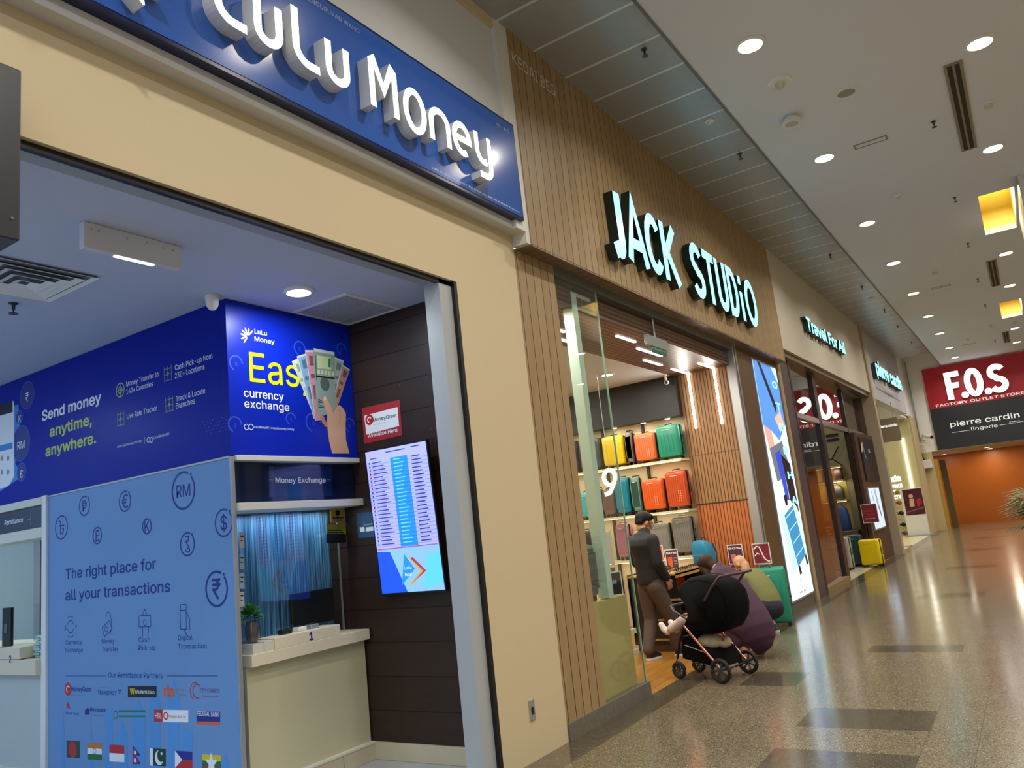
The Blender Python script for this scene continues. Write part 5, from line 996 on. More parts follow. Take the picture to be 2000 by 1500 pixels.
t = thing('lit_poster', 'dark poster with white lettering high on the brown panel of the travel shop', 'poster', (-3.30, 21.2, 2.0)); MB().box(-3.304, -3.28, 20.3, 22.1, 1.9, 2.95, black).build('case', t); a = Art(FX(-3.28), 0, -3.28); a.text('SALE', 21.2, 2.6, ink, h=.12); a.pxpoly([(1683, 863), (1687, 875), (1694, 900), (1690, 893)], inksk); a.pxpoly([(1681, 868), (1684, 862), (1686, 880), (1683, 884)], skin); a.done('poster_print', t)
# inside the travel shop
struct('wall_travel_inner', MB().box(-8, -3.5, 20.3, 20.4, 0, 4.1, mat('travel_wall', 'A49C7C', .6)))
t = thing('display_shelving', 'lit display shelves of bags on the inner wall of the travel shop', 'shelving', (-4.3, 20.2, 0))
zs = [W(1636, q, 1, 20.15)[2] for q in (910, 938, 977)]
for z in zs: o = MB().box(-5.4, -3.75, 19.95, 20.28, z-.04, z, sw_).build('shelf', t); MB().box(-5.38, -3.77, 19.97, 20.0, z-.046, z-.0405, ledy).build('led_strip', o)
MB().box(-5.4, -3.75, 20.28, 20.295, zs[2]-.7, zs[0], mat('shelf_back_yellow', 'D8BC62', .5)).build('back_board', t)
area('shelf_lamp', (-4.5, 19.95, zs[0]-.1), 1.4, 7, (1, .86, .5), (0, .5, -.8), .1); area('shelf_lamp', (-4.5, 19.95, zs[1]-.1), 1.4, 7, (1, .86, .5), (0, .5, -.8), .1)
def bagobj(lab, x, y, z, w, h, d, hx, g=None, strap=True, cat='bag', name='handbag'):
    t = thing(name, lab, cat, (x, y, z), g); mm = mat('bag_'+hx, hx, .5); m = MB(); m.rings([[(x+math.copysign(abs(math.cos(q))**.7, math.cos(q))*w/2*k, y+math.copysign(abs(math.sin(q))**.7, math.sin(q))*d/2*k, z+zz*h) for q in [2*math.pi*j/16 for j in range(16)]] for zz, k in ((0, .8), (.05, .95), (.5, 1), (.85, .85), (1, .5))], mm); m.build('bag_body', t, True)
    if strap: MB().tube([(x-w*.2, y, z+h*.97), (x-w*.12, y, z+h*1.12), (x+w*.12, y, z+h*1.12), (x+w*.2, y, z+h*.97)], .01, dark).build('strap', t)
    return t
for i, (k, x, w, h, hx, lab) in enumerate(((0, -4.12, .24, .3, '3A1A22', 'dark maroon round bag on the upper display shelf of the travel shop, left'), (0, -3.86, .22, .3, '40202A', 'plum round bag on the upper display shelf of the travel shop, right'))):
    bagobj(lab, x, 20.1, zs[1]+.001, w, h, .16, hx, 'bags on the travel shop shelves')
bagobj('grey backpack on the middle display shelf of the travel shop', -4.0, 20.1, zs[2]+.001, .42, .36, .2, '3C3E3A', 'bags on the travel shop shelves', True, 'backpack', 'backpack')
bagobj('blue backpack standing under the display shelves of the travel shop', -3.95, 20.0, zs[2]-.72, .40, .58, .22, '1C3E7C', 'bags on the travel shop shelves', True, 'backpack', 'backpack')
t = thing('bag_plinth', 'low plinth under the blue backpack in the travel shop', 'plinth', (-3.95, 20.0, 0)); zt = zs[2]-.722; MB().box(-4.4, -3.6, 19.8, 20.25, .03, zt, brown2, .01).build('block', t); MB().box(-4.36, -3.64, 19.84, 20.2, 0, .03, dark).build('foot', t)
t = thing('branch_emblem', 'thin black branching emblem on the inner wall above the shelves', 'emblem', (-4.1, 20.29, zs[0]+.3)); c = W(1625, 896, 1, 20.29); m = MB()
for dx, dz in ((.2, .28), (.22, -.2), (-.22, -.05)): m.tube([c, c+Vector((dx, 0, dz))], .012, black, 6)
m.build('branches', t)
t = thing('bar_sign', 'two black bars high on the inner wall of the travel shop', 'sign', W(1624, 854, 1, 20.29)); m = MB(); p, q = W(1613, 852, 1, 20.29), W(1636, 846, 1, 20.29)
for dz in (0, -.11): m.box(p.x, q.x, 20.27, 20.299, p.z+dz-.03, p.z+dz+.03, black); 
m.build('bars', t)
struct('wall_travel_pillar', MB().box(-4.5, -3.6, 16.6, 16.66, 0, 4.1, brown2))
card('red sale card on a stand at the left of the travel shop entrance', (-4.15, 19.2, 0), .3, .38, inkr, 0, [(.15, .55, .85, .62, ink), (.15, .35, .7, .45, ink), (.2, .15, .8, .25, ink)], None, .72)
card('maroon sale card on a stand above the yellow suitcase', (-3.24, 19.56, 0), .34, .42, maroon, 0, [(.15, .6, .8, .66, inkr), (.3, .4, .8, .48, inkr), (.15, .2, .8, .25, inkgy)], None, .95)
suitcase('bright yellow suitcase standing at the travel shop entrance', -3.32, 19.35, 0, .44, .60, .26, 'E6C80C', -10, 'suitcases of the travel shop', 0)
suitcase('dark teal suitcase standing behind the yellow one at the travel shop entrance', -3.71, 19.62, 0, .40, .72, .18, '24484C', -6, 'suitcases of the travel shop', 1)
suitcase('light grey suitcase left of the yellow one at the travel shop entrance', -3.82, 18.85, 0, .36, .72, .26, '9A9890', -8, 'suitcases of the travel shop', 1)
t = thing('display_box', 'orange red display box low behind the display pane of the travel shop', 'display box', (-3.7, 15.6, 0)); MB().box(-3.95, -3.45, 15.0, 16.1, 0, .62, mat('box_orange_red', 'B4482C', .4), .01).build('box_body', t); MB().box(-3.96, -3.44, 14.99, 16.11, .62, .66, mat('box_lid_red', 'C85038', .4), .005).build('lid', t)
# underwear shop entrance
t = thing('portal_sign', 'brown grey hanging board with small glowing letters pierre cardin inside the entrance', 'sign', W(1735, 838, 1, 24.6)); p, q = W(1710, 822, 1, 24.6), W(1760, 856, 1, 24.6)
MB().box(p.x, q.x, 24.6, 24.72, q.z-.05, p.z+.02, mat('board_taupe', '8A7A62', .4)).build('board', t); a = Art(FY(24.6), 1, 24.6); a.tpx('pierre cardin', (1717, 836), (1753, 832), wl, .10, .02); a.done('lettering', t)
for x in (p.x+.1, q.x-.1): MB().cyl((x, 24.66, p.z+.02), (x, 24.66, 4.1), .012, alu, 8).build('hanging_rod', t)
a = Art(FY(31.3), 1, 31.3, .004); wl2 = mat('lit_letter_warm', 'FFF6DC', .3, emit=1.6, ecol=(1, .96, .82))
t = thing('lit_lettering', 'glowing white lines of lettering on the olive cream wall of the underwear shop', 'lettering', (-4.6, 31.3, 2))
a.tpx('anda', (1726, 943), (1760, 938), wl2, .28, .05); a.tpx('PRESENCE', (1728, 955), (1763, 951), wl2, .16, .05); a.tpx('IN THE', (1729, 966), (1752, 963), wl2, .16, .04); a.tpx('CITY', (1742, 976), (1761, 972), wl2, .16, .05); a.done('letter_rows', t)
t = thing('led_line', 'upright white LED line on the olive cream wall of the underwear shop', 'light strip', W(1772, 905, 1, 31.28)); p, q = W(1760, 856, 1, 31.28), W(1783, 960, 1, 31.28); MB().box(q.x-.03, q.x+.03, 31.26, 31.3, q.z-.6, p.z, ledw).build('lit_diffuser', t)
area('shop_fill', (-4.6, 28, 4.0), 2.5, 60, (1, .93, .7), (0, 0, -1), 5)
area('shop_fill', (-4.6, 17.6, 4.0), 1.5, 26, (1, .9, .72), (0, 0, -1), 4)
t = thing('poster_stand', 'white floor stand with a maroon photo poster at the underwear shop entrance', 'poster stand', (-3.6, 30.6, 0))
MB().box(-3.98, -3.30, 30.62, 30.74, .02, 1.62, whitep, .01).build('slab', t); MB().box(-4.05, -3.05, 30.45, 30.85, 0, .02, alu).build('base_plate', t)
MB().box(-3.90, -3.30, 30.612, 30.619, .72, 1.60, mat('poster_maroon', '4A1424', .5)).build('poster', t)
a = Art(FY(30.612), 1, 30.612, .002); a.disc(-3.66, 1.36, .07, skin); a.poly([(-3.75, 1.0), (-3.60, 1.0), (-3.58, 1.26), (-3.72, 1.28)], skin); a.poly([(-3.5, .95), (-3.36, 1.1), (-3.38, 1.3), (-3.52, 1.2)], inkr); a.poly([(-3.9, .80), (-3.32, .92), (-3.32, .96), (-3.9, .84)], mat('print_rose', 'A04A5C', .5)); a.done('poster_print', t)
t = thing('lingerie_rack', 'pale rack of dark and beige underwear inside the shop entrance', 'rack', (-3.6, 25.5, 0)); pk = mat('rack_pink_beige', 'B49A84', .5)
MB().box(-3.80, -3.62, 25.45, 25.55, .03, 1.9, pk, .02).build('upright', t); MB().lathe([(.34, 0), (.34, .02), (.30, .03)], (-3.6, 25.5, 0), (0, 0, 1), pk, 24).build('base_plate', t)
for i, (z, hx) in enumerate(((1.55, 'B08A5C'), (1.25, '9A6A44'), (.95, '2A2420'), (.62, '1C1A1C'), (.38, '6A5A50'))):
    x = -3.44; y = 25.45; o = MB().tube([(-3.62, 25.5, z+.14), (x, y, z+.16), (x+.05, y-.02, z+.12)], .008, chrome, 6).build('hook', t); cm_ = mat('cloth_'+hx, hx, .7); m = MB()
    for s in (-1, 1): m.ball((x+s*.07, y-.02, z), .07, cm_, 12, (1, .6, .9))
    m.build('garment', t, True)
t = thing('socket_plate', 'small dark socket low on the olive cream wall', 'socket', W(1774, 1027, 1, 31.3)); p = W(1774, 1027, 1, 31.3); MB().box(p.x-.08, p.x+.08, 31.28, 31.3, p.z-.09, p.z+.09, dark, .005).build('plate', t); MB().box(p.x-.03, p.x+.03, 31.27, 31.28, p.z-.03, p.z+.03, alu).build('socket_outlet', t)
# ------------------------------------------------------------------ end wall: outlet sign, lamp, cameras
t = thing('shop_sign', 'huge red over black sign F.O.S Factory Outlet Store on the end wall', 'sign', (2, 33.2, 2.9))
redf = mat('sign_red_added_glow', '9A1420', .4, emit=.10, ecol=srgb('B81824')); MB().box(-2.75, 6.9, 33.10, 33.195, 4.43, 5.96, redf).build('red_field', t); MB().box(-2.75, 6.9, 33.10, 33.195, 2.90, 4.43, mat('sign_charcoal', '26262C', .4)).build('black_field', t)  # faint emission on the red stands in for light from the letters
fr = FY(33.098); FB, FT = 4.66, 5.68; litf = mat('lit_bold_white', '202020', .3, emit=2.0, ecol=(1, .98, .96))
def fs(P, x0, x1): return [[('c' if p == 'c' else (x0+p[0]*(x1-x0), FB+p[1]*(FT-FB))) for p in st] for st in P]
for nm, P_, x0, x1 in (('f', [[(.18, 0), (.18, 1)], [(.18, .91), (1, .91)], [(.18, .50), (.88, .50)]], -2.05, -1.58), ('o', [arc(.5, .5, .36, .42, 0, 350, 28)+['c']], -1.43, -.88), ('s', [arc(.5, .73, .35, .19, 25, 270, 14)[:-1]+arc(.5, .28, .38, .20, 90, -155, 14)], -.68, -.13)):
    sign_letter('letter', t, fr, fs(P_, x0, x1), .20, 0, .10, whitep, litf)
for x in (-1.50, -.76): o = MB().lathe([(.12, 0), (.12, .1)], fr(x, FB+.10), fr.n, whitep, 20).build('letter_dot', t); MB().lathe([(.118, .1005), (.115, .101)], fr(x, FB+.10), fr.n, litf, 20).build('lit_face', o)
a = Art(FY(33.098), 1, 33.098, .004); si = mat('sign_white', 'E8E8E8', .4, emit=.35); a.text('FACTORY OUTLET STORE', -2.52, 4.475, si, h=.135, a1=.30, bold=.01); a.cut('lettering', t)
a.text('pierre cardin', -2.19, 3.68, si, a1=.0, h=.27, bold=.008); a.cut('lettering', t); a.text('lingerie', -1.55, 3.45, si, h=.17, a1=-.72); a.line([(-2.18, 3.47), (-1.6, 3.47)], .012, si); a.line([(-.66, 3.50), (-.45, 3.50)], .012, si); a.line([(-.40, 3.50), (.15, 3.52)], .010, si); a.text('PARIS', -.34, 3.54, si, h=.05, a1=-.02); a.done('lettering', t)
t = thing('box_lamp', 'white box lamp on the corner under the outlet sign', 'wall lamp', (-2.86, 33.1, 2.4)); p = W(1806, 906, 1, 33.0); MB().box(p.x-.14, p.x+.24, 32.96, 33.20, p.z-.18, p.z+.14, whitep, .02).build('case', t); MB().cyl((p.x, 33.1, p.z+.14), (p.x-.06, 33.1, 2.88), .03, dgrey, 10).build('stem', t)
t = thing('alarm_box', 'small red fire alarm box on the beige pier under the outlet sign', 'alarm', (-3.2, 33.2, 2.35)); p = W(1795, 911, 1, 33.2); MB().box(p.x-.09, p.x+.09, 33.15, 33.199, p.z-.13, p.z+.13, mat('alarm_red', '8A3020', .4), .01).build('case', t); MB().cyl((p.x, 33.15, p.z), (p.x, 33.14, p.z), .03, ink, 12).build('button', t)
t = thing('security_camera', 'white camera on a bracket beside the black half of the outlet sign', 'camera', (-2.95, 33.1, 3.5)); p = W(1814, 853, 1, 33.0); MB().tube([(p.x-.2, 33.2, p.z+.05), (p.x-.2, 33.0, p.z+.12), (p.x-.05, 32.95, p.z+.06)], .03, whitep, 10).build('bracket', t); MB().cyl((p.x-.10, 32.98, p.z+.03), (p.x+.10, 32.82, p.z-.03), .07, whitep, 14).build('camera_barrel', t); MB().cyl((p.x+.10, 32.82, p.z-.03), (p.x+.12, 32.80, p.z-.035), .055, black, 14).build('camera_lens', t)
t = thing('conduit', 'thin grey conduit running down the end wall beside the pale grey fascia', 'pipe', (-3.25, 33.1, 3.3)); m = MB(); m.tube([(-3.26, 33.16, 6.4), (-3.26, 33.16, 3.35), (-3.12, 33.16, 3.32)], .02, greyp, 8); m.build('pipe_run', t)
for i, (x, y) in enumerate(((1843, 887), (1928, 873), (1937, 878))):
    p = W(x, y, 2, 2.83); p.y = min(max(p.y, 33.6), 36.3); downlight(p.x, p.y, 2.83, .09, 'round downlight in the low passage ceiling, %s from the left' % ['first', 'second', 'third'][i], 'passage downlights', 9, (1, .88, .66), lampw)
for x in (.8, 2.6, 4.8): downlight(x, 35.2, 2.83, .09, 'round downlight in the passage out of view', 'passage downlights out of view', 15, (1, .88, .66), lampw)
downlight(-1.2, 35.6, 2.83, .09, 'round downlight in the passage hidden behind the sign', 'passage downlights out of view', 17, (1, .88, .66), lampw)
# ------------------------------------------------------------------ fittings on the corridor ceiling
def slotvent(lab, x, y0, y1, g):
    t = thing('slot_diffuser', lab, 'air vent', (x, (y0+y1)/2, 6), g); m = MB()
    for x0, x1 in ((x-.09, x-.06), (x+.06, x+.09), (x-.012, x+.012)): m.box(x0, x1, y0, y1, 5.985, 5.999, mat('vent_bronze', '8A7E66', .4, metal=.3))
    m.box(x-.09, x+.09, y0-.03, y0, 5.985, 5.999, MATS['vent_bronze']); m.box(x-.09, x+.09, y1, y1+.03, 5.985, 5.999, MATS['vent_bronze']); m.build('slot_frame', t); MB().box(x-.06, x+.06, y0, y1, 5.995, 5.9995, mat('vent_dark', '2A241C', .7)).build('slot_core', t)
for lab, y0, y1 in (('long dark slot air vent in the ceiling, nearest the camera', 9.24, 11.84), ('long dark slot air vent in the ceiling, second along the corridor', 18.5, 21.03), ('long dark slot air vent in the ceiling, farthest along the corridor', 28.1, 30.3)): slotvent(lab, .12, y0, y1, 'slot air vents')
def access(lab, x, y, g='ceiling access plates'):
    t = thing('access_plate', lab, 'ceiling plate', (x, y, 6), g); m = MB(); fm = mat('plate_frame', '8C8878', .5)
    for a0, a1, b0, b1 in ((x-.20, x+.20, y-.07, y-.05), (x-.20, x+.20, y+.05, y+.07), (x-.20, x-.18, y-.05, y+.05), (x+.18, x+.20, y-.05, y+.05)): m.box(a0, a1, b0, b1, 5.992, 5.9995, fm)
    m.build('plate_frame', t); MB().box(x-.18, x+.18, y-.05, y+.05, 5.996, 5.9995, ceilm).build('plate', t)
access('slim rectangular access plate in the ceiling, the nearer one', -.92, 10.58); access('slim rectangular access plate in the ceiling, the farther one', -.92, 19.86); access('slim rectangular access plate in the ceiling near the outlet sign', -.92, 29.2)
t = thing('ceiling_speaker', 'round flush speaker in the ceiling by the smoke detector', 'speaker', (-.92, 9.0, 6)); MB().lathe([(.12, 0), (.12, -.01), (.095, -.012), (.095, 0)], (-.92, 9.0, 6), (0, 0, 1), whitep, 28, False).build('rim', t, True); MB().lathe([(.094, -.004), (.09, -.006)], (-.92, 9.0, 6), (0, 0, 1), mat('speaker_mesh', '9A958A', .6), 28).build('mesh_cover', t)
t = thing('beam_detector', 'wide white ceiling fitting with a small bulb below, nearest the camera', 'ceiling fitting', (-1.45, 8.22, 6)); MB().lathe([(.13, 0), (.13, -.012), (.10, -.02)], (-1.45, 8.22, 6), (0, 0, 1), whitep, 28).build('base_disc', t, True); MB().lathe([(.05, -.02), (.045, -.06), (.02, -.085), (.002, -.09)], (-1.45, 8.22, 6), (0, 0, 1), mat('ivory_plastic', 'CFC8AE', .4), 20).build('bulb', t, True)
t = thing('smoke_detector', 'round white smoke detector drum on the ceiling near the metal strip', 'smoke detector', (-1.56, 9.12, 6)); MB().lathe([(.07, 0), (.08, -.03), (.105, -.035), (.11, -.075), (.10, -.085), (.02, -.085)], (-1.56, 9.12, 6), (0, 0, 1), whitep, 28).build('body', t, True); MB().lathe([(.075, -.0855), (.07, -.088)], (-1.56, 9.12, 6), (0, 0, 1), mat('detector_ring', 'B8B6BC', .4), 28).build('ring_cover', t)
for i, (x, y) in enumerate(((.395, 10.58), (-.90, 18.27), (.39, 26.6), (-.9, 28.0))):
    t = thing('dome_detector', 'small white dome detector on the ceiling, %s from the camera' % ['first', 'second', 'third', 'fourth'][i], 'detector', (x, y, 6), 'dome detectors'); MB().lathe([(.06, 0), (.06, -.02)], (x, y, 6), (0, 0, 1), whitep, 20).build('base', t); MB().lathe([(.05, -.02), (.045, -.05), (.02, -.065), (.002, -.068)], (x, y, 6), (0, 0, 1), MATS['ivory_plastic'], 20).build('dome', t, True)
t = thing('motion_sensor', 'small white square motion sensor on the ceiling beyond the access plate', 'sensor', (-.895, 12.87, 6)); MB().box(-.95, -.84, 12.82, 12.92, 5.965, 5.9995, whitep, .008).build('base', t); MB().ball((-.895, 12.87, 5.962), .03, MATS['ivory_plastic'], 12, (1, 1, .6)).build('lens', t, True)
for i, y in enumerate((10.58, 13.76, 16.7, 19.9, 23.1, 26.3, 29.4)): sprinkler(-.195, y, 6, 'small dark sprinkler on the white ceiling, %s from the camera' % ORD[i], 'sprinklers on the white ceiling')
for i, (x, y) in enumerate(((1258, 96), (1445, 300), (1621, 497), (1683, 559), (1727, 605), (1753, 636), (1780, 667))):
    p = W(x, y, 2, 6.02); sprinkler(p.x, p.y, 6.02, 'small sprinkler on the perforated metal ceiling, %s from the camera' % ORD[i], 'sprinklers on the metal ceiling')
for i, (x, y) in enumerate(((1385, 236), (1701, 582), (1793, 684))):
    p = W(x, y, 2, 6.02); t = thing('round_detector', 'small round white detector on the perforated metal ceiling, %s from the camera' % ORD[i], 'detector', (p.x, p.y, 6.02), 'round detectors on the metal ceiling'); MB().lathe([(.055, 0), (.055, -.012), (.03, -.016)], p, (0, 0, 1), whitep, 20).build('base', t, True); MB().lathe([(.025, -.016), (.022, -.04), (.004, -.045)], p, (0, 0, 1), whitep, 16).build('centre', t, True)
t = thing('suspended_display', 'white panel hung from the ceiling at the right edge, beside the glowing coffer', 'panel', (.65, 14.9, 5.4)); MB().box(.645, .72, 13.55, 15.95, 5.42, 5.998, white, .004).build('board', t); MB().box(.640, .645, 13.56, 15.94, 5.44, 5.99, mat('panel_face_lilac', '9A94A0', .4)).build('panel_face', t)
# ------------------------------------------------------------------ potted palm at the right edge
t = thing('potted_palm', 'dark green potted palm whose fronds reach in at the right edge', 'plant', (.24, 12.0, 0)); pc0 = Vector((.24, 12.0, 0)); lfm = mat('palm_green', '2C5220', .5)
MB().lathe([(.16, 0), (.22, .05), (.26, .45), (.27, .5), (.23, .5), (.22, .42)], pc0, (0, 0, 1), mat('pot_dark', '2A2A2E', .4), 28).build('pot', t, True); MB().lathe([(.22, .43), (.1, .45)], pc0, (0, 0, 1), mat('soil', '2A1E14', .9), 20).build('soil', t)
for k in range(4): a0 = k*1.6+.4; MB().tube([pc0+Vector((.05*math.cos(a0), .05*math.sin(a0), .42)), pc0+Vector((.09*math.cos(a0), .09*math.sin(a0), .95)), pc0+Vector((.13*math.cos(a0), .13*math.sin(a0), 1.25))], .014, mat('palm_stem', '5A4A2A', .7), 8).build('stem', t)
for k in range(26):
    a0 = math.pi+(-1.5+3.0*k/19)+random.uniform(-.1, .1) if k < 20 else random.uniform(0, 6.28); el = random.uniform(.1, 1.0); st = pc0+Vector((.10*math.cos(a0), .10*math.sin(a0), random.uniform(.95, 1.25))); L_ = random.uniform(.42, .62); m = MB()
    hub = st+Vector((math.cos(a0)*math.cos(el), math.sin(a0)*math.cos(el), math.sin(el)))*L_*.55
    m.tube([st, hub], .005, lfm, 5); d0 = (hub-st).normalized(); sd = d0.cross(Vector((0, 0, 1))).normalized(); up = sd.cross(d0)
    for j in range(9):
        f_ = (j-4)*.30; d = (d0*math.cos(f_)+sd*math.sin(f_)).normalized(); w_ = d.cross(up).normalized()*.014; ln = L_*.75*(1-.05*abs(j-4)); tip = hub+d*ln-Vector((0, 0, ln*.28)); mid = hub+d*ln*.55-Vector((0, 0, ln*.04))
        m.add([hub, mid+w_, tip, mid-w_], [(0, 1, 2, 3)], lfm)
    m.build('frond', t)
# ------------------------------------------------------------------ people
def blob(name, chains, m, parent, voxel=.009, smooth=4, label=None, extra=None, cut=None):
    """one continuous surface grown over tapered limb chains [(x, y, z, r) ...] and ellipsoids ('e', centre, radii, turn)"""
    mb = MB()
    for ch in chains:
        if ch[0] == 'L':                                          # loft of elliptical sections
            _, secs, R = ch; n = 22
            if len(secs[0]) == 2: mb.rings(secs[0][1] if False else [q for _k, q in secs], m); continue
            mb.rings([[Vector(c)+R @ Vector((math.cos(2*math.pi*j/n)*a, math.sin(2*math.pi*j/n)*b, 0)) for j in range(n)] for c, a, b in secs], m); continue
        if ch[0] == 'e':
            _, c, rr, *rt = ch; R = rt[0] if rt else Matrix.Identity(3); c = Vector(c); k = 11; n = 18
            mb.rings([[c+R @ Vector((math.cos(2*math.pi*j/n)*math.sin(t)*rr[0], math.sin(2*math.pi*j/n)*math.sin(t)*rr[1], -math.cos(t)*rr[2])) for j in range(n)] for t in [max(.05, min(math.pi-.05, math.pi*i/(k-1))) for i in range(k)]], m); continue
        for p in ch: mb.ball(p[:3], p[3]*.995, m, 14)
        for p, q in zip(ch, ch[1:]):
            if (Vector(p[:3])-Vector(q[:3])).length > 1e-4: mb.tube([p[:3], q[:3]], [p[3], q[3]], m, 14)
    me = mb.mesh(name); o = bpy.data.objects.new(name, me); COL.objects.link(o)
    rm = o.modifiers.new('r', 'REMESH'); rm.mode = 'VOXEL'; rm.voxel_size = voxel; rm.use_smooth_shade = True
    sm = o.modifiers.new('s', 'SMOOTH'); sm.factor = .5; sm.iterations = smooth
    dg = bpy.context.evaluated_depsgraph_get(); ne = bpy.data.meshes.new_from_object(o.evaluated_get(dg)); ne.name = name
    bpy.data.objects.remove(o); bpy.data.meshes.remove(me)
    if cut:                                                       # trim a garment at a plane (point, normal): keeps the side the normal points to
        bm = bmesh.new(); bm.from_mesh(ne)
        for pt, nn in cut: bmesh.ops.bisect_plane(bm, geom=bm.verts[:]+bm.edges[:]+bm.faces[:], plane_co=pt, plane_no=nn, clear_inner=True)
        bm.to_mesh(ne); bm.free()
    ne.materials.clear(); ne.materials.append(m); ne.polygons.foreach_set('use_smooth', [True]*len(ne.polygons))
    r = bpy.data.objects.new(name, ne); COL.objects.link(r)
    if parent: setpar2(r, parent)
    return tag(r, label)
def V(*a): return Vector(a)
def spine(a, b, c, right, secs, n=22):
    """sections (place along the bent back, half width, half depth) from shoulders a over b to hips c"""
    out = []
    for t, w, d in secs:
        P = lambda t: a*(1-t)**2+b*2*t*(1-t)+c*t*t if 0 <= t <= 1 else (a+(b-a)*2*t if t < 0 else c+(c-b)*2*(t-1))
        tg = (P(t+.02)-P(t-.02)).normalized(); u = (right-tg*right.dot(tg)).normalized(); v = tg.cross(u); p = P(t)
        out.append((0, [p+u*math.cos(2*math.pi*j/n)*w+v*math.sin(2*math.pi*j/n)*d for j in range(n)]))
    return out
sk = mat('skin_tan', 'A8744E', .5); sk2 = mat('skin_brown', '9A6A4A', .5); sk3 = mat('skin_light', 'C08C68', .5); hairb = mat('hair_black', '0C0908', .6, spec=.25, bump=.15, bscale=60); hairbr = mat('hair_brown', '2E160C', .6, spec=.25, bump=.15, bscale=60)
def head_parts(hc, fdir, s=1.0):
    """skull, jaw, nose, ears, neck root of a head centred at hc looking along fdir (unit, may tilt)"""
    f = fdir.normalized(); r = f.cross(V(0, 0, 1)).normalized(); u = r.cross(f); R = Matrix((r, f, u)).transposed()
    E = [('e', hc+u*.02*s, (.075*s, .095*s, .098*s), R), ('e', hc+f*.03*s-u*.055*s, (.056*s, .068*s, .062*s), R), ('e', hc+f*.072*s-u*.085*s, (.026*s, .022*s, .02*s), R)]
    E.append([tuple(hc+f*.092*s+u*.0*s)+(.009*s,), tuple(hc+f*.112*s-u*.032*s)+(.013*s,)])                                   # nose
    E.append([tuple(hc+f*.086*s+r*.03*s+u*.018*s)+(.012*s,), tuple(hc+f*.086*s-r*.03*s+u*.018*s)+(.012*s,)])                 # brow
    E.append([tuple(hc+f*.088*s+r*.018*s-u*.062*s)+(.008*s,), tuple(hc+f*.088*s-r*.018*s-u*.062*s)+(.008*s,)])               # lips
    for q in (-1, 1): E.append(('e', hc+r*.078*s*q-u*.012*s, (.011*s, .021*s, .032*s), R))
    return E, f, r, u, R
def face_bits(par, hc, f, r, u, s=1.0):
    ew = mat('eye_white', 'D8D4CC', .2); ed = mat('eye_dark', '120E0C', .2); m = MB()
    for q in (-1, 1): m.ball(hc+f*.083*s+r*.031*s*q+u*.0*s, .012*s, ew, 10); m.ball(hc+f*.092*s+r*.031*s*q, .006*s, ed, 8)
    m.build('eyes', par, True)
    m = MB()
    for q in (-1, 1): m.tube([hc+f*.093*s+r*.014*s*q+u*.024*s, hc+f*.096*s+r*.034*s*q+u*.03*s, hc+f*.084*s+r*.052*s*q+u*.024*s], .005*s, hairb, 6)
    m.build('eyebrows', par, True)
def hand(wr, d, up, side, s=1.0, curl=.5):
    """palm, five unequal fingers bent at the knuckles; d = direction of the fingers, up = back of the hand, side = +1 / -1 where the thumb leaves"""
    d = d.normalized(); up = (up-d*up.dot(d)).normalized(); sd = d.cross(up)*side; C = []
    C.append(('e', wr+d*.045*s, (.040*s, .048*s, .016*s), Matrix((sd, d, up)).transposed()))
    for i, (o, L) in enumerate(((.030, .068), (.010, .076), (-.010, .070), (-.029, .056))):
        a = wr+d*.082*s+sd*o*s; b = a+(d*math.cos(curl*.6)-up*math.sin(curl*.6))*L*.5*s; c = b+(d*math.cos(curl*1.7)-up*math.sin(curl*1.7))*L*.5*s
        C.append([tuple(wr+d*.05*s+sd*o*.8*s)+(.010*s,), tuple(a)+(.0095*s,), tuple(b)+(.0088*s,), tuple(c)+(.0075*s,)])
    a = wr+d*.025*s+sd*.03*s; b = a+(d*.6+sd*.75-up*.2)*.04*s; c = b+(d*.9+sd*.15-up*.35)*.032*s
    C.append([tuple(a)+(.013*s,), tuple(b)+(.0105*s,), tuple(c)+(.0085*s,)]); return C
def shoe(par, heel, toe, upm, solem, w=.042):
    heel, toe = Vector(heel), Vector(toe); d = (toe-heel); d.z = 0; L = d.length; d.normalize(); z0 = heel.z; sd = V(-d.y, d.x, 0)
    def outl(z, gr): return [heel+d*(L*t)+sd*(w+gr)*q*k+V(0, 0, z) for t, q, k in ((-.06-gr, 0, 1), (-.02, .8, 1), (.2, 1, .9), (.45, 1, .92), (.7, 1, 1.1), (.92, .75, 1), (1.04+gr, 0, 1), (.92, -.75, 1), (.7, -1, 1.1), (.45, -1, .92), (.2, -1, .9), (-.02, -.8, 1))]
    MB().rings([outl(.001, .002), outl(.026, .004)], solem).build('shoe_sole', par, True)
    rs = []
    for z, sh, tt in ((.026, 1, 1), (.05, .98, .97), (.075, .85, .72), (.10, .72, .45)):
        rs.append([heel+d*(L*(.0+t*tt))+sd*w*q*k*sh+V(0, 0, z) for t, q, k in ((-.04, 0, 1), (0, .8, 1), (.2, 1, .9), (.45, 1, .92), (.7, 1, 1.1), (.92, .75, 1), (1.0, 0, 1), (.92, -.75, 1), (.7, -1, 1.1), (.45, -1, .92), (.2, -1, .9), (0, -.8, 1))])
    MB().rings(rs, upm).build('shoe_upper', par, True)
sole = mat('shoe_sole_white', 'D8D6D0', .5); shoeb = mat('shoe_black', '141416', .5)
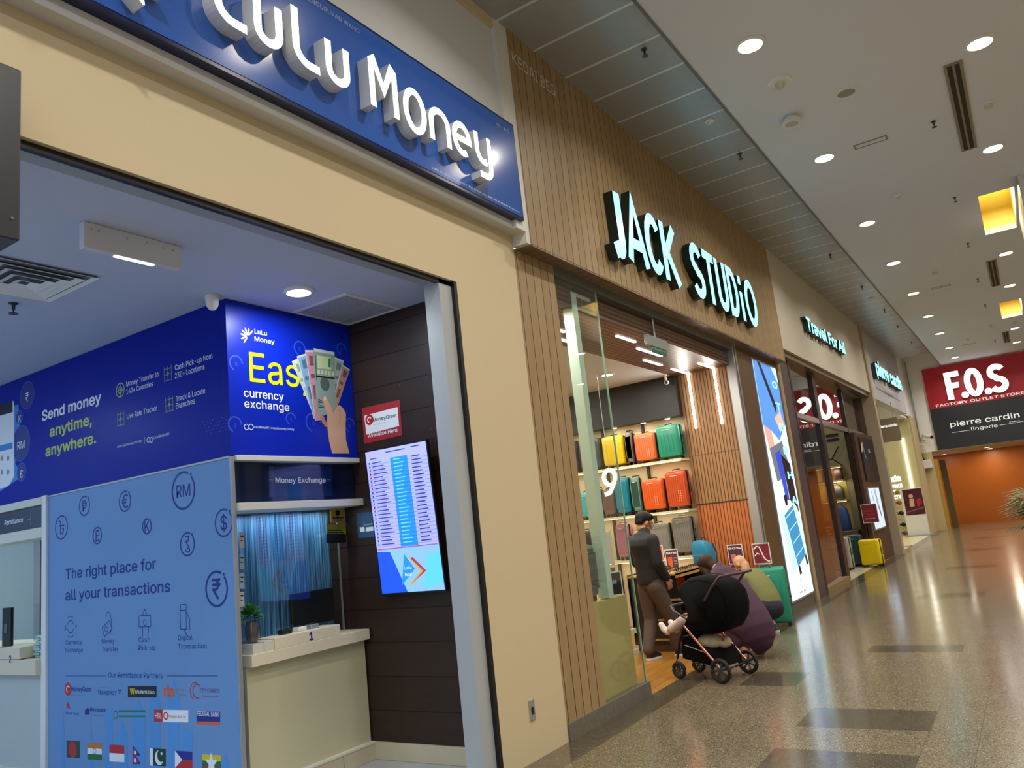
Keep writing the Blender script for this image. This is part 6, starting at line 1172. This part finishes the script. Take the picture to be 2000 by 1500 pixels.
# -- standing man, seen from behind his right shoulder
t = thing('person', 'standing man in black sweatshirt and brown trousers looking down at the sunglasses stand', 'person', (-3.95, 8.75, 0))
F = V(.42, .905, 0).normalized(); Rr = V(.905, -.42, 0).normalized()           # facing, his right
HIP = V(-3.955, 8.74, .86); SH_ = HIP-F*.03+V(0, 0, .50); NK = HIP+V(0, 0, .585)+F*.01; HC = W(1250, 1031, 1, 8.80); HC = V(HIP.x-.0, HIP.y+.06, 1.545)
hd, f_, r_, u_, R_ = head_parts(HC, (F*.92+Rr*.22+V(0, 0, -.42)), 1.0)
aR, aL = V(-3.98, 8.60, .03), V(-4.10, 8.62, .03)
kneeR = HIP+Rr*.10+F*.16+V(0, 0, -.42); ankR = V(-3.80, 8.90, .09); kneeL = HIP-Rr*.10+F*.03+V(0, 0, -.43); ankL = V(-4.04, 8.64, .09)
shR = SH_+Rr*.175; elR = HIP+Rr*.215-F*.03+V(0, 0, .22); wrR = HIP+Rr*.20+F*.10+V(0, 0, .02); shL = SH_-Rr*.175; elL = HIP-Rr*.215+F*.02+V(0, 0, .22); wrL = HIP-Rr*.16+F*.22+V(0, 0, .12)
T4 = lambda p, r: tuple(p)+(r,)
body = hd+[[T4(NK, .058), T4(HC-u_*.06-f_*.02, .058)], [T4(NK-V(0, 0, .05), .06), T4(SH_, .075), T4(HIP+V(0, 0, .2), .085), T4(HIP, .09)], [T4(SH_-V(0, 0, .03), .05), T4(shR-V(0, 0, .03), .04)], [T4(SH_-V(0, 0, .03), .05), T4(shL-V(0, 0, .03), .04)], [T4(shR-V(0, 0, .03), .042), T4(elR, .043), T4(wrR, .028)], [T4(shL-V(0, 0, .03), .042), T4(elL, .043), T4(wrL, .028)],
      [T4(HIP+Rr*.085-V(0, 0, .03), .078), T4(kneeR, .056), T4(ankR, .036)], [T4(HIP-Rr*.085-V(0, 0, .03), .078), T4(kneeL, .056), T4(ankL, .036)]]
body += hand(wrR, V(0, .12, -1)+F*.25, Rr, -1, .98, .55)+hand(wrL, F*.7+V(0, 0, -.7), V(0, 0, 1)-Rr*.5, 1, .98, .6)
blob('body', body, sk, t, .008, 3)
face_bits(t, HC, f_, r_, u_, 1.0)
blob('hair', [('e', HC+u_*.045-f_*.022, (.086, .104, .092), R_), ('e', HC+u_*.088+f_*.035, (.074, .066, .042), R_), ('e', HC-f_*.06-u_*.0, (.078, .052, .07), R_)], hairb, t, .008, 2, cut=[(HC-u_*.035-f_*.02, u_-f_*.18), ])
m = MB()
for q in (-1, 1): m.tube([HC+f_*.10+r_*.032*q+u_*.002+(r_*math.cos(k*math.pi/5)*.022+u_*math.sin(k*math.pi/5)*.018) for k in range(11)], .0025, dark, 6); m.tube([HC+f_*.098+r_*.055*q+u_*.008, HC+r_*.082*q+u_*.004], .0025, dark, 6)
m.tube([HC+f_*.105-r_*.01, HC+f_*.105+r_*.01], .0025, dark, 6); m.build('spectacles', t)
knit = mat('sweatshirt_black', '101114', .75, bump=.2, bscale=200); trou = mat('trousers_brown', '4A3A30', .75, bump=.15, bscale=160)
blob('sweatshirt', [('L', [(HIP-V(0, 0, .03), .160, .122), (HIP+V(0, 0, .02), .168, .130), (HIP+V(0, 0, .16), .170, .130), (HIP+V(0, 0, .30)-F*.015, .178, .132), (SH_-V(0, 0, .07)-F*.02, .195, .130), (SH_+V(0, 0, .0)-F*.015, .185, .112), (SH_+V(0, 0, .045), .13, .085), (SH_+V(0, 0, .075), .085, .07)], Matrix((Rr, F, V(0, 0, 1))).transposed()), [T4(NK-V(0, 0, .06), .09), T4(NK-V(0, 0, .01), .072)],
      [T4(shR-V(0, 0, .02), .078), T4(elR, .062), T4(wrR+(elR-wrR)*.12, .05)], [T4(shL-V(0, 0, .02), .078), T4(elL, .062), T4(wrL+(elL-wrL)*.12, .05)]], knit, t, .011, 6, cut=None)
blob('trousers', [('e', HIP+V(0, 0, .02), (.172, .125, .13), Matrix((Rr, F, V(0, 0, 1))).transposed()), [T4(HIP+Rr*.085-V(0, 0, .05), .105), T4(kneeR, .082), T4(ankR+V(0, 0, .02), .066)], [T4(HIP-Rr*.085-V(0, 0, .05), .105), T4(kneeL, .082), T4(ankL+V(0, 0, .02), .066)]], trou, t, .011, 8)
shoe(t, ankR+V(0, -.03, -.09), ankR+F*.20+Rr*.03+V(0, 0, -.09), shoeb, sole); shoe(t, ankL+V(0, -.03, -.09), ankL+F*.19-Rr*.02+V(0, 0, -.09), shoeb, sole)
# -- crouching woman behind the pushchair
t = thing('person', 'crouching woman in a plum dress with brown hair, behind the black pushchair', 'person', (-2.9, 8.75, 0))
F = V(-.92, .38, 0).normalized(); Rr = V(.38, .92, 0).normalized()*-1; Rr = F.cross(V(0, 0, 1)).normalized()
HIP = V(-2.80, 8.74, .30); SH_ = V(-3.14, 8.95, .86); NK = SH_+F*.05+V(0, 0, .09); HC = W(1380, 1106, 1, 9.06)
hd, f_, r_, u_, R_ = head_parts(HC, (F*.8+V(0, 0, -.45)), .93)
def leg(q): return [T4(HIP+Rr*.09*q, .085), T4(HIP+Rr*.13*q+F*.38+V(0, 0, .10), .058), T4(HIP+Rr*.11*q+F*.06+V(0, 0, -.22), .036)]
shR, shL = SH_+Rr*.16, SH_-Rr*.16
body = hd+[[T4(NK, .05), T4(HC-u_*.06-f_*.02, .05)], [T4(SH_, .09), T4((SH_+HIP)/2+V(.06, -.03, .02), .11), T4(HIP, .12)], leg(1), leg(-1)]
for q, sh in ((1, shR), (-1, shL)):
    el = sh+F*.10+V(0, 0, -.25)+Rr*.05*q; wr = el+F*.21+V(0, 0, -.02); body += [[T4(sh, .05), T4(el, .038), T4(wr, .026)]]+hand(wr, F, V(0, 0, 1), -q, .9, .6)
for q in (1, -1): a_ = HIP+Rr*.11*q+F*.06+V(0, 0, -.22); body.append([T4(a_, .036), T4(V(a_.x, a_.y, .04)-F*.02, .034), T4(V(a_.x, a_.y, .03)+F*.15, .028)])
blob('body', body, sk3, t, .008, 3); face_bits(t, HC, f_, r_, u_, .93)
blob('hair', [('e', HC+u_*.03-f_*.02, (.092, .108, .102), R_), [T4(HC+r_*.055+f_*.02-u_*.02, .045), T4(HC+r_*.06-u_*.10, .045), T4(HC+r_*.05-u_*.17-f_*.02, .03)], [T4(HC-r_*.055+f_*.02-u_*.02, .045), T4(HC-r_*.06-u_*.10, .045)], [T4(HC-f_*.06, .07), T4(HC-f_*.10-u_*.10, .06), T4(HC-f_*.10-u_*.18, .035)], ('e', HC+u_*.07+f_*.045, (.066, .05, .04), R_)], hairbr, t, .009, 2)
plum = mat('dress_plum', '3C1C34', .8, bump=.2, bscale=150); Mx = Matrix((Rr, F, V(0, 0, 1))).transposed(); MID = (SH_+HIP)/2+V(.06, -.03, .02)
blob('dress', [('L', spine(SH_, MID, HIP, Rr, ((-.16, .08, .06), (-.08, .155, .11), (0, .185, .135), (.25, .195, .155), (.5, .20, .175), (.8, .215, .20), (1, .215, .205), (1.2, .18, .16), (1.32, .09, .08))), Matrix.Identity(3)), [T4(NK-F*.02, .065), T4(NK-V(0, 0, .05), .09)],
      [T4(HIP+Rr*.09, .12), T4(HIP+Rr*.13+F*.38+V(0, 0, .10), .085), T4(HIP+Rr*.11+F*.14+V(0, 0, -.12), .08)], [T4(HIP-Rr*.09, .12), T4(HIP-Rr*.13+F*.38+V(0, 0, .10), .085), T4(HIP-Rr*.11+F*.14+V(0, 0, -.12), .08)], [T4(HIP-F*.06+V(0, 0, -.10), .13), T4(HIP-F*.02-V(0, 0, .16), .10)],
      [T4(shR, .07), T4(shR+F*.06+V(0, 0, -.16)+Rr*.03, .058)], [T4(shL, .07), T4(shL+F*.06+V(0, 0, -.16)-Rr*.03, .058)]], plum, t, .011, 12, cut=[(V(0, 0, .05), V(0, 0, 1))])
# -- crouching bald man
t = thing('person', 'crouching bald man in an olive green T-shirt and navy shorts, near the green suitcase', 'person', (-3.1, 10.3, 0))
HIP = W(1503, 1188, 1, 10.30); HIP.z = max(HIP.z, .34); SH_ = W(1468, 1128, 1, 10.42); HC = W(1447, 1101, 1, 10.50); F = V(-.93, .30, 0).normalized(); Rr = F.cross(V(0, 0, 1)).normalized(); NK = SH_*.5+HC*.5-V(0, 0, .02); Mx = Matrix((Rr, F, V(0, 0, 1))).transposed()
hd, f_, r_, u_, R_ = head_parts(HC, (F*.72-Rr*.0+V(0, 0, -.55)), .98)
shR, shL = SH_+Rr*.19, SH_-Rr*.19; MID = (SH_+HIP)/2+V(.05, 0, .03); zf = HIP.z
def leg(q): return [T4(HIP+Rr*.09*q, .092), T4(HIP+Rr*.16*q+F*.40+V(0, 0, .06), .062), T4(V(HIP.x, HIP.y, .09)+Rr*.14*q+F*.08, .04)]
body = hd+[[T4(NK, .062), T4(HC-u_*.05-f_*.03, .062)], [T4(SH_, .10), T4(MID, .12), T4(HIP, .125)], leg(1), leg(-1)]
for q, sh in ((1, shR), (-1, shL)):
    el = sh+F*.14+V(0, 0, -.24)+Rr*.05*q; wr = el+F*.20+V(0, 0, -.08); body += [[T4(sh, .055), T4(el, .044), T4(wr, .03)]]+hand(wr, F+V(0, 0, -.3), V(0, 0, 1), -q, 1, .6)
blob('body', body, sk3, t, .009, 3); face_bits(t, HC, f_, r_, u_, .98)
blob('beard', [('e', HC+f_*.045-u_*.075, (.062, .06, .05), R_)], mat('beard_grey', '4A4038', .7, bump=.5, bscale=150), t, .009, 2, cut=[(HC-u_*.045, -u_)])
olive = mat('tshirt_olive', '6C6C3C', .8, bump=.15, bscale=150)
blob('tshirt', [('L', spine(SH_, MID, HIP, Rr, ((-.2, .10, .07), (-.1, .175, .115), (0, .21, .135), (.25, .205, .15), (.5, .20, .16), (.8, .192, .165), (.98, .185, .16))), Matrix.Identity(3)), [T4(NK-V(0, 0, .01), .08), T4(SH_, .10)], [T4(shR, .08), T4(shR+F*.09+V(0, 0, -.16)+Rr*.03, .072)], [T4(shL, .08), T4(shL+F*.09+V(0, 0, -.16)-Rr*.03, .072)]], olive, t, .011, 10)
nav = mat('shorts_navy', '14162A', .8)
blob('shorts', [('e', HIP-V(0, 0, .02), (.185, .18, .15), Mx)]+[[T4(HIP+Rr*.09*q, .125), T4(HIP+Rr*.16*q+F*.37+V(0, 0, .05), .092)] for q in (1, -1)], nav, t, .011, 4)
for q in (1, -1): h_ = V(HIP.x, HIP.y, 0)+Rr*.14*q+F*.03; shoe(t, h_, h_+F*.22, mat('shoe_grey', '5A5650', .6), sole, .046)
# ------------------------------------------------------------------ pushchair and child
PF = V(-.966, .259, 0); PL = V(.259, .966, 0); PO = V(-2.985, 7.77, 0)
def pp(f, l, z): return PO+PF*f+PL*l+V(0, 0, z)
t = thing('pushchair', 'black pushchair with a rose gold frame at the entrance of the luggage shop', 'pushchair', PO); frb = mat('frame_black', '121214', .35, metal=.3); rose = mat('frame_rose_gold', 'C08A78', .25, metal=.9); fabb = mat('fabric_black', '08080A', .9, spec=.12, bump=.2, bscale=220); tyre = mat('tyre_black', '101012', .7); rim_ = mat('wheel_grey', '48484C', .35, metal=.4)
def wheel(f, l, r, lab=None):
    c = pp(f, l, r); o = MB().tube([c+PF*math.cos(q)*(r-.02)+V(0, 0, math.sin(q)*(r-.02)) for q in [2*math.pi*k/30 for k in range(30)]], .0195, tyre, 10, True).build('wheel', t, True)
    m = MB(); m.tube([c+PF*math.cos(q)*(r-.032)+V(0, 0, math.sin(q)*(r-.032)) for q in [2*math.pi*k/30 for k in range(30)]], .006, rim_, 6, True); m.cyl(c-PL*.02, c+PL*.02, .016, rim_, 14)
    for k in range(7): q = 2*math.pi*k/7; m.tube([c, c+PF*math.cos(q)*(r-.03)+V(0, 0, math.sin(q)*(r-.03))], .010, rim_, 6)
    m.build('spokes', o); return o
for l in (-.235, .235): wheel(-.27, l, .115)
for l in (-.165, .165): wheel(.27, l, .085)
PIV = lambda l: pp(.10, l, .52)
for l in (-.21, .21):
    MB().tube([pp(.27, l*.78, .20), pp(.20, l*.9, .36), PIV(l)], .014, frb, 10).build('front_leg', t, True)
    MB().tube([PIV(l), pp(-.08, l*1.05, .33), pp(-.26, l*1.08, .14)], .014, rose, 10).build('rear_leg', t, True)
    MB().tube([pp(.27, l*.78, .20), pp(.29, l*.78, .16), pp(.27, l*.78, .085)], .013, frb, 10).build('front_fork', t, True)
MB().tube([pp(-.27, -.235, .115), pp(-.27, .235, .115)], .010, frb, 10).build('rear_axle', t)
MB().tube([pp(-.20, -.225, .76), pp(-.30, -.225, .88), pp(-.40, -.22, .975), pp(-.49, -.19, .99), pp(-.52, 0, .99), pp(-.49, .19, .99), pp(-.40, .22, .975), pp(-.30, .225, .88), pp(-.20, .225, .76)], .014, mat('handle_leather', '3A2420', .5), 10).build('handlebar', t, True)
m = MB(); m.hexa([pp(.20, -.17, .20), pp(.20, .17, .20), pp(-.24, .19, .13), pp(-.24, -.19, .13)], [pp(.17, -.185, .40), pp(.17, .185, .40), pp(-.17, .2, .28), pp(-.17, -.2, .28)], fabb); m.build('basket', t)
fr = FR(pp(.19, -.181, .24), (pp(-.2, -.196, .145)-pp(.19, -.181, .24)).normalized(), V(0, 0, 1)); a = Art(fr, 1, 0, .012); a.line([(.05+.012*k, .10+.010*((k*3) % 2)) for k in range(26)], .004, ink); a.done('basket_lettering', t)
m = MB(); m.hexa([pp(.18, -.17, .42), pp(.18, .17, .42), pp(-.06, .18, .44), pp(-.06, -.18, .44)], [pp(.18, -.17, .48), pp(.18, .17, .48), pp(-.06, .18, .50), pp(-.06, -.18, .50)], fabb); m.build('seat', t)
m = MB(); m.hexa([pp(-.02, -.17, .46), pp(-.02, .17, .46), pp(-.28, .17, .80), pp(-.28, -.17, .80)], [pp(-.07, -.17, .44), pp(-.07, .17, .44), pp(-.33, .17, .79), pp(-.33, -.17, .79)], fabb); m.build('backrest', t)
HO = [(.15, .47), (.02, .435), (-.20, .43), (-.35, .48), (-.43, .58), (-.455, .70), (-.44, .82), (-.37, .915), (-.26, .97), (-.12, .99), (.02, .97), (.11, .92), (.165, .85)]; hc = (-.13, .68); m = MB(); rs = []
for j in range(13):
    q = (j-6)/6; k = 1-.16*abs(q)**4; rs.append([pp(hc[0]+(f-hc[0])*k, .215*q*(1-.04*abs(q)**6), hc[1]+(z-hc[1])*k) for f, z in HO])
n = len(HO); vs = [p for r in rs for p in r]; m.add(vs, [(i*n+j, i*n+j+1, (i+1)*n+j+1, (i+1)*n+j) for i in range(12) for j in range(n-1)], fabb)
for e in (0, 12): m.add(rs[e]+[pp(.06, .205*(e-6)/6, .74), pp(.03, .205*(e-6)/6, .62)], [tuple(range(n+2))], fabb)
o = m.build('canopy', t, True); sd_ = o.modifiers.new('thickness', 'SOLIDIFY'); sd_.thickness = .010
MB().tube([pp(.06, -.2, .58), pp(.22, -.19, .66), pp(.30, -.12, .70), pp(.30, .12, .70), pp(.22, .19, .66), pp(.06, .2, .58)], .011, mat('bumper_grey', '3A3A40', .5), 8).build('bumper_bar', t, True)
t = thing('tote_bag', 'beige cloth bag stuffed in the basket under the pushchair', 'bag', pp(-.05, 0, .28)); blob('bag_body', [('e', pp(-.06, -.04, .35), (.13, .12, .075)), ('e', pp(-.15, .05, .33), (.08, .09, .06)), ('e', pp(.03, .06, .37), (.06, .08, .05))], mat('cloth_beige', 'B8A888', .8, noise=.2, nscale=20), t, .01, 3)
m = MB(); m.tube([pp(-.2, -.02, .36), pp(-.22, -.05, .44), pp(-.14, -.08, .42)], .012, mat('cloth_rose', 'B04A60', .7), 8); m.build('strap', t, True)
t = thing('person', 'small child in pale pink clothes and white shoes sitting in the black pushchair', 'person', pp(0, 0, .5))
cs = mat('child_skin', 'C4926E', .5); H0 = pp(-.02, 0, .56); S0 = pp(-.16, 0, .76); CH = pp(-.17, 0, .885); hd, f_, r_, u_, R_ = head_parts(CH, PF*.95-V(0, 0, .2), .74)
body = hd+[[T4(S0, .06), T4(CH-u_*.04, .04)], [T4(S0, .075), T4(H0, .085)]]
for q in (1, -1):
    body += [[T4(H0+PL*.05*q, .055), T4(pp(.20, .06*q, .55), .042), T4(pp(.40, .075*q, .45), .03)], [T4(S0+PL*.085*q, .036), T4(pp(-.03, .13*q, .66), .028), T4(pp(.10, .09*q, .62), .02)]]+hand(pp(.10, .09*q, .62), PF, V(0, 0, 1), -q, .6, .6)
blob('body', body, cs, t, .007, 2); face_bits(t, CH, f_, r_, u_, .74); blob('hair', [('e', CH+u_*.03-f_*.018, (.062, .072, .068), R_)], hairbr, t, .008, 2, cut=[(CH-u_*.0, u_)])
pk1 = mat('child_pink', 'C08A98', .8); pk2 = mat('child_trousers', 'C8B4B0', .8)
blob('top', [[T4(S0, .085), T4(H0, .095)]]+[[T4(S0+PL*.08*q, .048), T4(pp(-.03, .13*q, .66), .042)] for q in (1, -1)], pk1, t, .009, 3)
blob('trousers', [[T4(H0, .095), T4(H0+PL*.05*q, .068), T4(pp(.20, .06*q, .55), .055), T4(pp(.36, .073*q, .47), .046)] for q in (1, -1)], pk2, t, .009, 3)
shw = mat('child_shoe_white', 'D8CFC4', .6)
for q in (1, -1): blob('shoe', [[T4(pp(.42, .075*q, .435), .036), T4(pp(.46, .078*q, .46), .034), T4(pp(.485, .08*q, .505), .03)]], shw, t, .008, 2)
